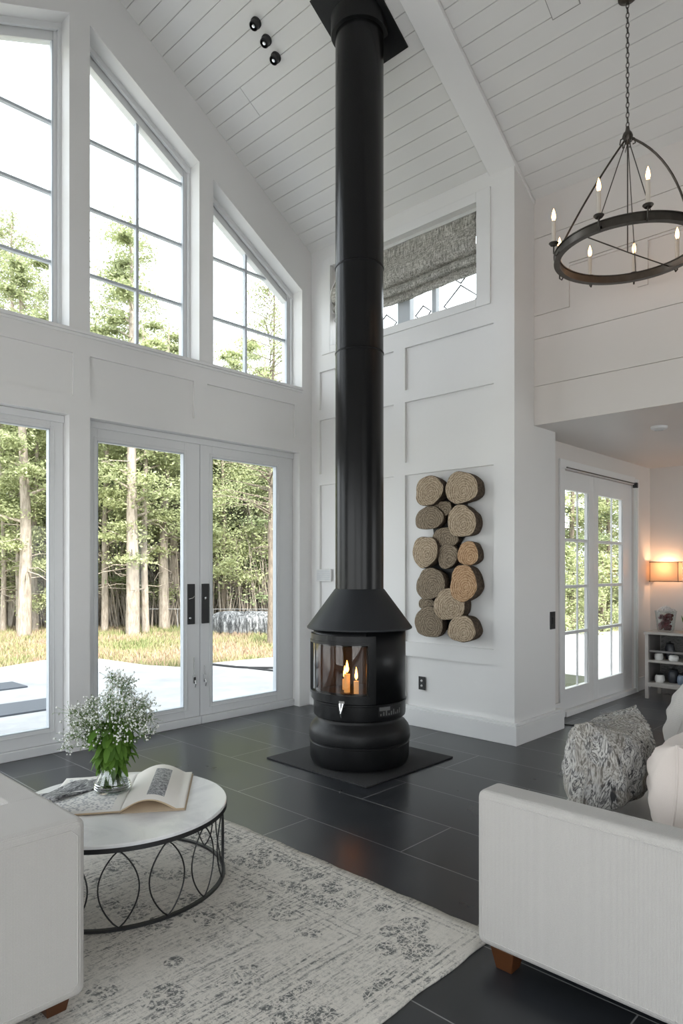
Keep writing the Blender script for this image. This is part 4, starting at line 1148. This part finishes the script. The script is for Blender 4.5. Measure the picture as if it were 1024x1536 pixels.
tag(MB().tube([(5.9, 9.0, ZG+.035), (6.135, 8.627, ZG+.035), (6.23, 8.13, ZG+.035), (6.35, 7.9, ZG+.035), (6.62, 7.60, ZG+.035), (7.0, 7.2, ZG+.035)], .018, 8).build('garden_hose', M_blackmetal, None, 60), 'dark hose lying across the patio outside the right door', 'hose')
tag(MB().tube([(6.30, 7.95, ZG+.035), (6.38, 7.45, ZG+.035), (6.9, 6.8, ZG+.035)], .014, 8).build('garden_hose', M_blackmetal, None, 60), 'thinner dark hose branching across the patio', 'hose')

# tarp covered pile with railing
tp = thing('covered_woodpile', (9.95, 12.7, ZG-.01), 'low pile under a black and white fringed cover beyond the patio', 'woodpile', math.radians(-48))
n = N('fringed_black_white_cover'); f = n.noise(n.coord(scale=(26, 26, 3)), 1, 5, .8, .3); n.set(n.ramp(f, [(.42, (.03,.033,.036)), (.52, (.14,.145,.15)), (.60, (.42,.43,.44))]), .8); n.bump(f, .8, .03)
b = MB(); K = 60; vs = []
rows = [(0,.47,0),(.5,.48,0),(.8,.46,0),(.95,.40,.02),(1.03,.22,.05),(.97,.02,.08)]
for i in range(K):
    a = 2*PI*i/K; ca, sa = math.cos(a), math.sin(a); q = (abs(ca)**3+abs(sa)**3)**(-1/3)
    for (r, z, wv) in rows: k = r*q*(1+wv*math.sin(i*2.7)+wv*math.sin(i*5.1)); vs.append((.78*k*ca, .4*k*sa, max(.0, z+.03*math.sin(i*1.9)*(z > .05))))
p = len(rows); fs = [(i*p+j, ((i+1) % K)*p+j, ((i+1) % K)*p+j+1, i*p+j+1) for i in range(K) for j in range(p-1)]
b.add(vs, fs).build('cover', n.m, tp, 70)
rl_ = thing('low_railing', (10.1, 13.9, ZG-.01), 'thin pale low railing running behind the covered woodpile', 'railing', math.radians(-48))
M_rail = mat_plain('weathered_grey_rail', (.30,.30,.30,1), .7)
MB().tube([(-2.0,0,.50),(1.7,0,.50)], .009, 8).build('top_rail', M_rail, rl_)
for k in range(5): MB().tube([(-1.95+.9*k,0,0),(-1.95+.9*k,0,.50)], .009, 6).build('post', M_rail, rl_)

# trees
def leaf_cloud(b, rnd, blobs, n, size):
    for i in range(n):
        c, r, fl = rnd.choice(blobs) if False else blobs[int(rnd.random()*len(blobs))]
        th = rnd.uniform(0, 2*PI); ph = math.acos(rnd.uniform(-1, 1)); q = r*min(1.9, abs(rnd.gauss(0, .75)))
        p = Vector((c[0]+q*math.sin(ph)*math.cos(th), c[1]+q*math.sin(ph)*math.sin(th), c[2]+q*fl*math.cos(ph)))
        s = size*rnd.uniform(.6, 1.4)
        u = Vector((rnd.gauss(0,1), rnd.gauss(0,1), rnd.gauss(0,.6))).normalized(); w = u.cross(Vector((rnd.gauss(0,1), rnd.gauss(0,1), rnd.gauss(0,1)))).normalized()
        b.add([p-u*s*.5, p+w*s*.22-u*s*.05, p+u*s*.5, p-w*s*.22+u*s*.05], [(0,1,2,3)])
def tree_proto(seed, H, tr, bare, crown_r, nblob, nleaf, size, mt, ml, flat=.35):
    rnd = random.Random(seed)
    t = bpy.data.objects.new('forest_tree', None); COL.objects.link(t)
    tk = MB(); bend = rnd.uniform(-.02,.02); bend2 = rnd.uniform(-.02,.02)
    pts = [(bend*z*z/H+.02*math.sin(z), bend2*z*z/H+.02*math.cos(z*1.3), z) for z in [H*i/9 for i in range(10)]]
    tk.tube(pts, [tr*(1-.9*i/9)+.01 for i in range(10)], 9)
    blobs = []; 
    for i in range(nblob):
        z = bare*H + (1-bare)*H*((i+.5)/nblob); k = (z/H-bare)/(1-bare)
        rad = crown_r*(1-.75*k)*rnd.uniform(.55,1.1); a = rnd.uniform(0, 2*PI)
        e = (math.cos(a)*rad, math.sin(a)*rad, z+rnd.uniform(-.2,.3))
        tk.tube([(0,0,z-.15), (e[0]*.5, e[1]*.5, z+.08), e], [tr*.22*(1-k)+.012, .012, .005], 5)
        for q in (.45, .75, 1.0): blobs.append(((e[0]*q, e[1]*q, z+.05*q), crown_r*.34*rnd.uniform(.7,1.2)*(1-.45*k), flat))
    for i in range(14):   # dead lower branches
        z = rnd.uniform(.10, bare+.15)*H; a = rnd.uniform(0, 2*PI); L_ = rnd.uniform(.3, 1.1)
        tk.tube([(0,0,z), (math.cos(a)*L_*.6, math.sin(a)*L_*.6, z+rnd.uniform(-.1,.1)), (math.cos(a)*L_, math.sin(a)*L_, z+rnd.uniform(-.25,.2))], [.014,.009,.003], 4)
    tk.build('trunk', mt, t, 60, recalc=False)
    cr = MB(); leaf_cloud(cr, rnd, blobs, nleaf, size); o = cr.build('foliage', ml, t, None, recalc=False); o['kind'] = 'stuff'
    return t
PR_ = {
 'pineA': tree_proto(1, 8.2, .14, .30, 1.7, 20, 15000, .085, M_trunk, M_leafA),
 'pineB': tree_proto(2, 7.2, .08, .22, 1.5, 22, 14000, .08, M_trunk, M_leafC),
 'dark':  tree_proto(3, 7.6, .09, .12, 1.7, 26, 16000, .09, M_trunk_d, M_leafB),
 'mid':   tree_proto(4, 6.8, .07, .10, 1.8, 26, 17000, .085, M_trunk_d, M_leafC, .6),
 'tall':  tree_proto(5, 11.5, .12, .30, 2.5, 110, 30000, .062, M_trunk, M_leafA, .75),
 'open':  tree_proto(6, 10.0, .08, .35, 2.4, 90, 15000, .058, M_trunk_d, M_leafA, .8),
 'bush':  tree_proto(8, 2.6, .03, .02, 1.3, 16, 6000, .10, M_trunk_d, M_leafC, .8),
}
used = set()
def place(kind, x, y, rz, sc_, lab_, grp=None, sxy=None, cat='tree'):
    src = PR_[kind]
    o = src if kind not in used else copy_tree(src)
    used.add(kind)
    o.location = (x, y, ZG-.03); o.rotation_euler = (0,0,rz); o.scale = (sxy or sc_, sxy or sc_, sc_)
    tag(o, lab_, cat, grp); return o
AA = math.radians(43.73)
def world(px, dist):
    r = (px-512)/1012*dist
    return math.cos(AA)*dist+math.sin(AA)*r, math.sin(AA)*dist-math.cos(AA)*r
grpF = 'pale trunks at the front of the forest'
front = [ # px, distance, kind, width scale
 (38, 15.2, 'pineA', 1.05, 'thick pale pine trunk beyond the left glass door'),
 (28, 16.0, 'pineB', .9, 'slim pine just left of the thick trunk beyond the left door'),
 (52, 16.4, 'pineB', .95, 'slim pine just right of the thick trunk beyond the left door'),
 (70, 17.0, 'mid', .8, 'thin dark-stemmed tree at the right edge of the left door'),
 (6, 16.2, 'pineB', .8, 'slender leaning pine at the far left of the view'),
 (156, 16.3, 'pineB', 1.0, 'pine trunk at the left edge of the middle glass door'),
 (198, 15.4, 'pineA', 1.1, 'thickest pale pine trunk, centred in the middle glass door'),
 (218, 15.9, 'pineB', 1.0, 'second pale pine right beside the thickest trunk'),
 (246, 17.0, 'pineA', .95, 'pine seen near the handle side of the middle door'),
 (268, 18.5, 'mid', 1.0, 'slim tree behind the middle door stile'),
 (335, 17.8, 'mid', .95, 'light green tree at the left of the right glass door'),
 (372, 19.5, 'pineB', 1.15, 'pale trunk centred in the right glass door'),
 (408, 18.0, 'mid', 1.0, 'bushy tree at the right of the right glass door')]
rt = random.Random(21)
for i, (px, d, kind, s_, lab_) in enumerate(front):
    x, y = world(px, d); place(kind, x, y, rt.uniform(0, 6.28), s_, lab_, grpF)
for px, d, kind, s_, lab_ in ((20, 17.5, 'tall', .92, 'tall tree rising into the left upper window'), (72, 19, 'tall', .86, 'second tall tree in the left upper window'), (-30, 18.5, 'tall', .97, 'tall tree past the left edge of the left upper window'), (110, 21, 'tall', .86, 'tall tree between the left and middle upper windows'),
      (198, 18.0, 'tall', .93, 'tall pointed tree centred in the middle upper window'), (165, 20, 'open', .80, 'airy tree left in the middle upper window'), (262, 20, 'open', .82, 'airy tree right in the middle upper window'),
      (405, 13.5, 'open', .74, 'sparse tree branching across the right upper window'), (345, 19, 'open', .72, 'low sparse tree top at the left of the right upper window')):
    x, y = world(px, d); place(kind, x, y, rt.uniform(0, 6.28), s_, lab_, 'tall trees above the forest')
kinds = ['dark', 'mid', 'pineB', 'dark', 'mid', 'pineA']
for row, (dist, step) in enumerate(((18.5, 62), (20.5, 56), (23, 50), (26, 46), (29, 42))):
    px = -190 + row*17
    while px < 560:
        x, y = world(px+rt.uniform(-12, 12), dist+rt.uniform(-.8, .8))
        kd = rt.choice(kinds)
        hh = rt.uniform(.72, .92) + row*.10
        place(kd, x, y, rt.uniform(0, 6.28), hh, 'one of the crowded green trees deeper in the forest', 'forest trees behind the front trunks', 1.1)
        px += step*rt.uniform(.85, 1.15)
for i, (x, y, kd, s_) in enumerate(((15.5, 8.2, 'mid', .75), (17.2, 8.0, 'dark', .8), (18.2, 7.4, 'mid', .85), (19.6, 6.8, 'pineB', .9), (16.3, 9.6, 'dark', .8), (20.5, 8.6, 'mid', .95), (21.5, 7.6, 'dark', .9), (14.2, 9.4, 'mid', .8), (22, 9.6, 'pineB', 1.0), (18.5, 10.2, 'mid', 1.0), (23.5, 8.0, 'mid', 1.0), (21.5, 5.6, 'mid', .95), (24.0, 6.2, 'dark', 1.0))):
    place(kd, x, y, rt.uniform(0, 6.28), s_, 'green tree beyond the paned doors of the lower room', 'trees beyond the paned doors', 1.0)
for i, (x, y, s_) in enumerate(((14.6, 7.0, .75), (16.2, 6.75, .7), (17.9, 6.9, .8))):
    place('bush', x, y, rt.uniform(0, 6.28), s_, ['leafy bush nearest the paned doors', 'middle leafy bush beyond the paned doors', 'farthest leafy bush beyond the paned doors'][i], 'bushes beyond the paned doors', None, 'bush')
# thicket of twigs and brush between the trunks
rq = random.Random(5); tw = MB()
for i in range(3600):
    px = rq.uniform(-200, 560); d = rq.uniform(17.2, 24); x, y = world(px, d); h_ = rq.uniform(.6, 3.2); a = rq.uniform(-.25,.25); c_ = rq.uniform(-.25,.25)
    tw.tube([(x, y, ZG), (x+a*h_*.6, y+c_*h_*.6, ZG+h_*.6), (x+a*h_, y+c_*h_, ZG+h_)], [rq.uniform(.008,.03), .010, .004], 4, cap=False)
tag(tw.build('twig_thicket', M_trunk, None, None, recalc=False), 'thicket of bare pale stems between the forest trunks', 'thicket', kind='stuff')
br_ = MB()
for i in range(26000):
    px = rq.uniform(-220, 600); d = rq.uniform(18, 27); x, y = world(px, d); z = ZG+rq.random()**1.6*(2.6+.12*(d-18)); s = rq.uniform(.08,.22)
    u = Vector((rq.gauss(0,1), rq.gauss(0,1), rq.gauss(0,1))).normalized(); w = u.cross(Vector((rq.gauss(0,1), rq.gauss(0,1), rq.gauss(0,1)))).normalized(); p = Vector((x, y, z))
    br_.add([p-u*s, p+w*s*.3, p+u*s, p-w*s*.3], [(0,1,2,3)])
tag(br_.build('undergrowth', M_brush, None, None, recalc=False), 'brown undergrowth on the forest floor behind the meadow', 'undergrowth', kind='stuff')
gr = MB()
def inside(x, y):
    c_ = False; j = len(pt)-1
    for i in range(len(pt)):
        if (pt[i][1] > y) != (pt[j][1] > y) and x < (pt[j][0]-pt[i][0])*(y-pt[i][1])/(pt[j][1]-pt[i][1])+pt[i][0]: c_ = not c_
        j = i
    return c_
for i in range(42000):
    px = rq.uniform(-150, 540); d = rq.uniform(10.2, 18); x, y = world(px, d)
    if inside(x, y): continue
    h_ = rq.uniform(.02, .10); a = rq.uniform(0, 6.28); lx, ly = math.cos(a)*.012, math.sin(a)*.012; tx, ty = rq.gauss(0,.03), rq.gauss(0,.03)
    gr.add([(x-lx, y-ly, ZG-.02), (x+lx, y+ly, ZG-.02), (x+tx, y+ty, ZG+h_)], [(0,1,2)])
tag(gr.build('meadow_grass', M_dry, None, None, recalc=False), 'dry yellow-green meadow grass between patio and forest', 'grass', kind='stuff')

# ------------------------------------------------------------ daylight
w = bpy.data.worlds.new('sky'); SC.world = w; w.use_nodes = True
nt = w.node_tree; bg = nt.nodes['Background']
tc = nt.nodes.new('ShaderNodeTexCoord'); sp = nt.nodes.new('ShaderNodeSeparateXYZ'); rp = nt.nodes.new('ShaderNodeValToRGB')
nt.links.new(tc.outputs['Generated'], sp.inputs[0]); nt.links.new(sp.outputs[2], rp.inputs[0]); nt.links.new(rp.outputs[0], bg.inputs[0])
rp.color_ramp.elements[0].color = (.93,.97,1,1); rp.color_ramp.elements[1].color = (.85,.93,1.0,1)
bg.inputs[1].default_value = 4.3
sun = light('sun', 'SUN', (0,0,12), 14.0, (1,.95,.88), angle=math.radians(12))
sun.rotation_euler = (math.radians(40), 0, math.radians(-18))

# ------------------------------------------------------------ camera
cd = bpy.data.cameras.new('camera'); cam = bpy.data.objects.new('camera', cd); COL.objects.link(cam)
cam.location = (0, 0, 1.4)
yaw = math.radians(43.73-90)     # forward (cos43.73, sin43.73)
cam.rotation_euler = (math.radians(90), 0, yaw)
cd.sensor_fit = 'HORIZONTAL'; cd.sensor_width = 36; cd.lens = 36*1012/1024
cd.shift_x = 0; cd.shift_y = (852-768)/1024
cd.clip_start = .05; cd.clip_end = 200
SC.camera = cam
SC.view_settings.view_transform = 'Standard'; SC.view_settings.look = 'None'; SC.view_settings.gamma = 1; SC.view_settings.use_curve_mapping = False
SC.view_settings.exposure = -0.17
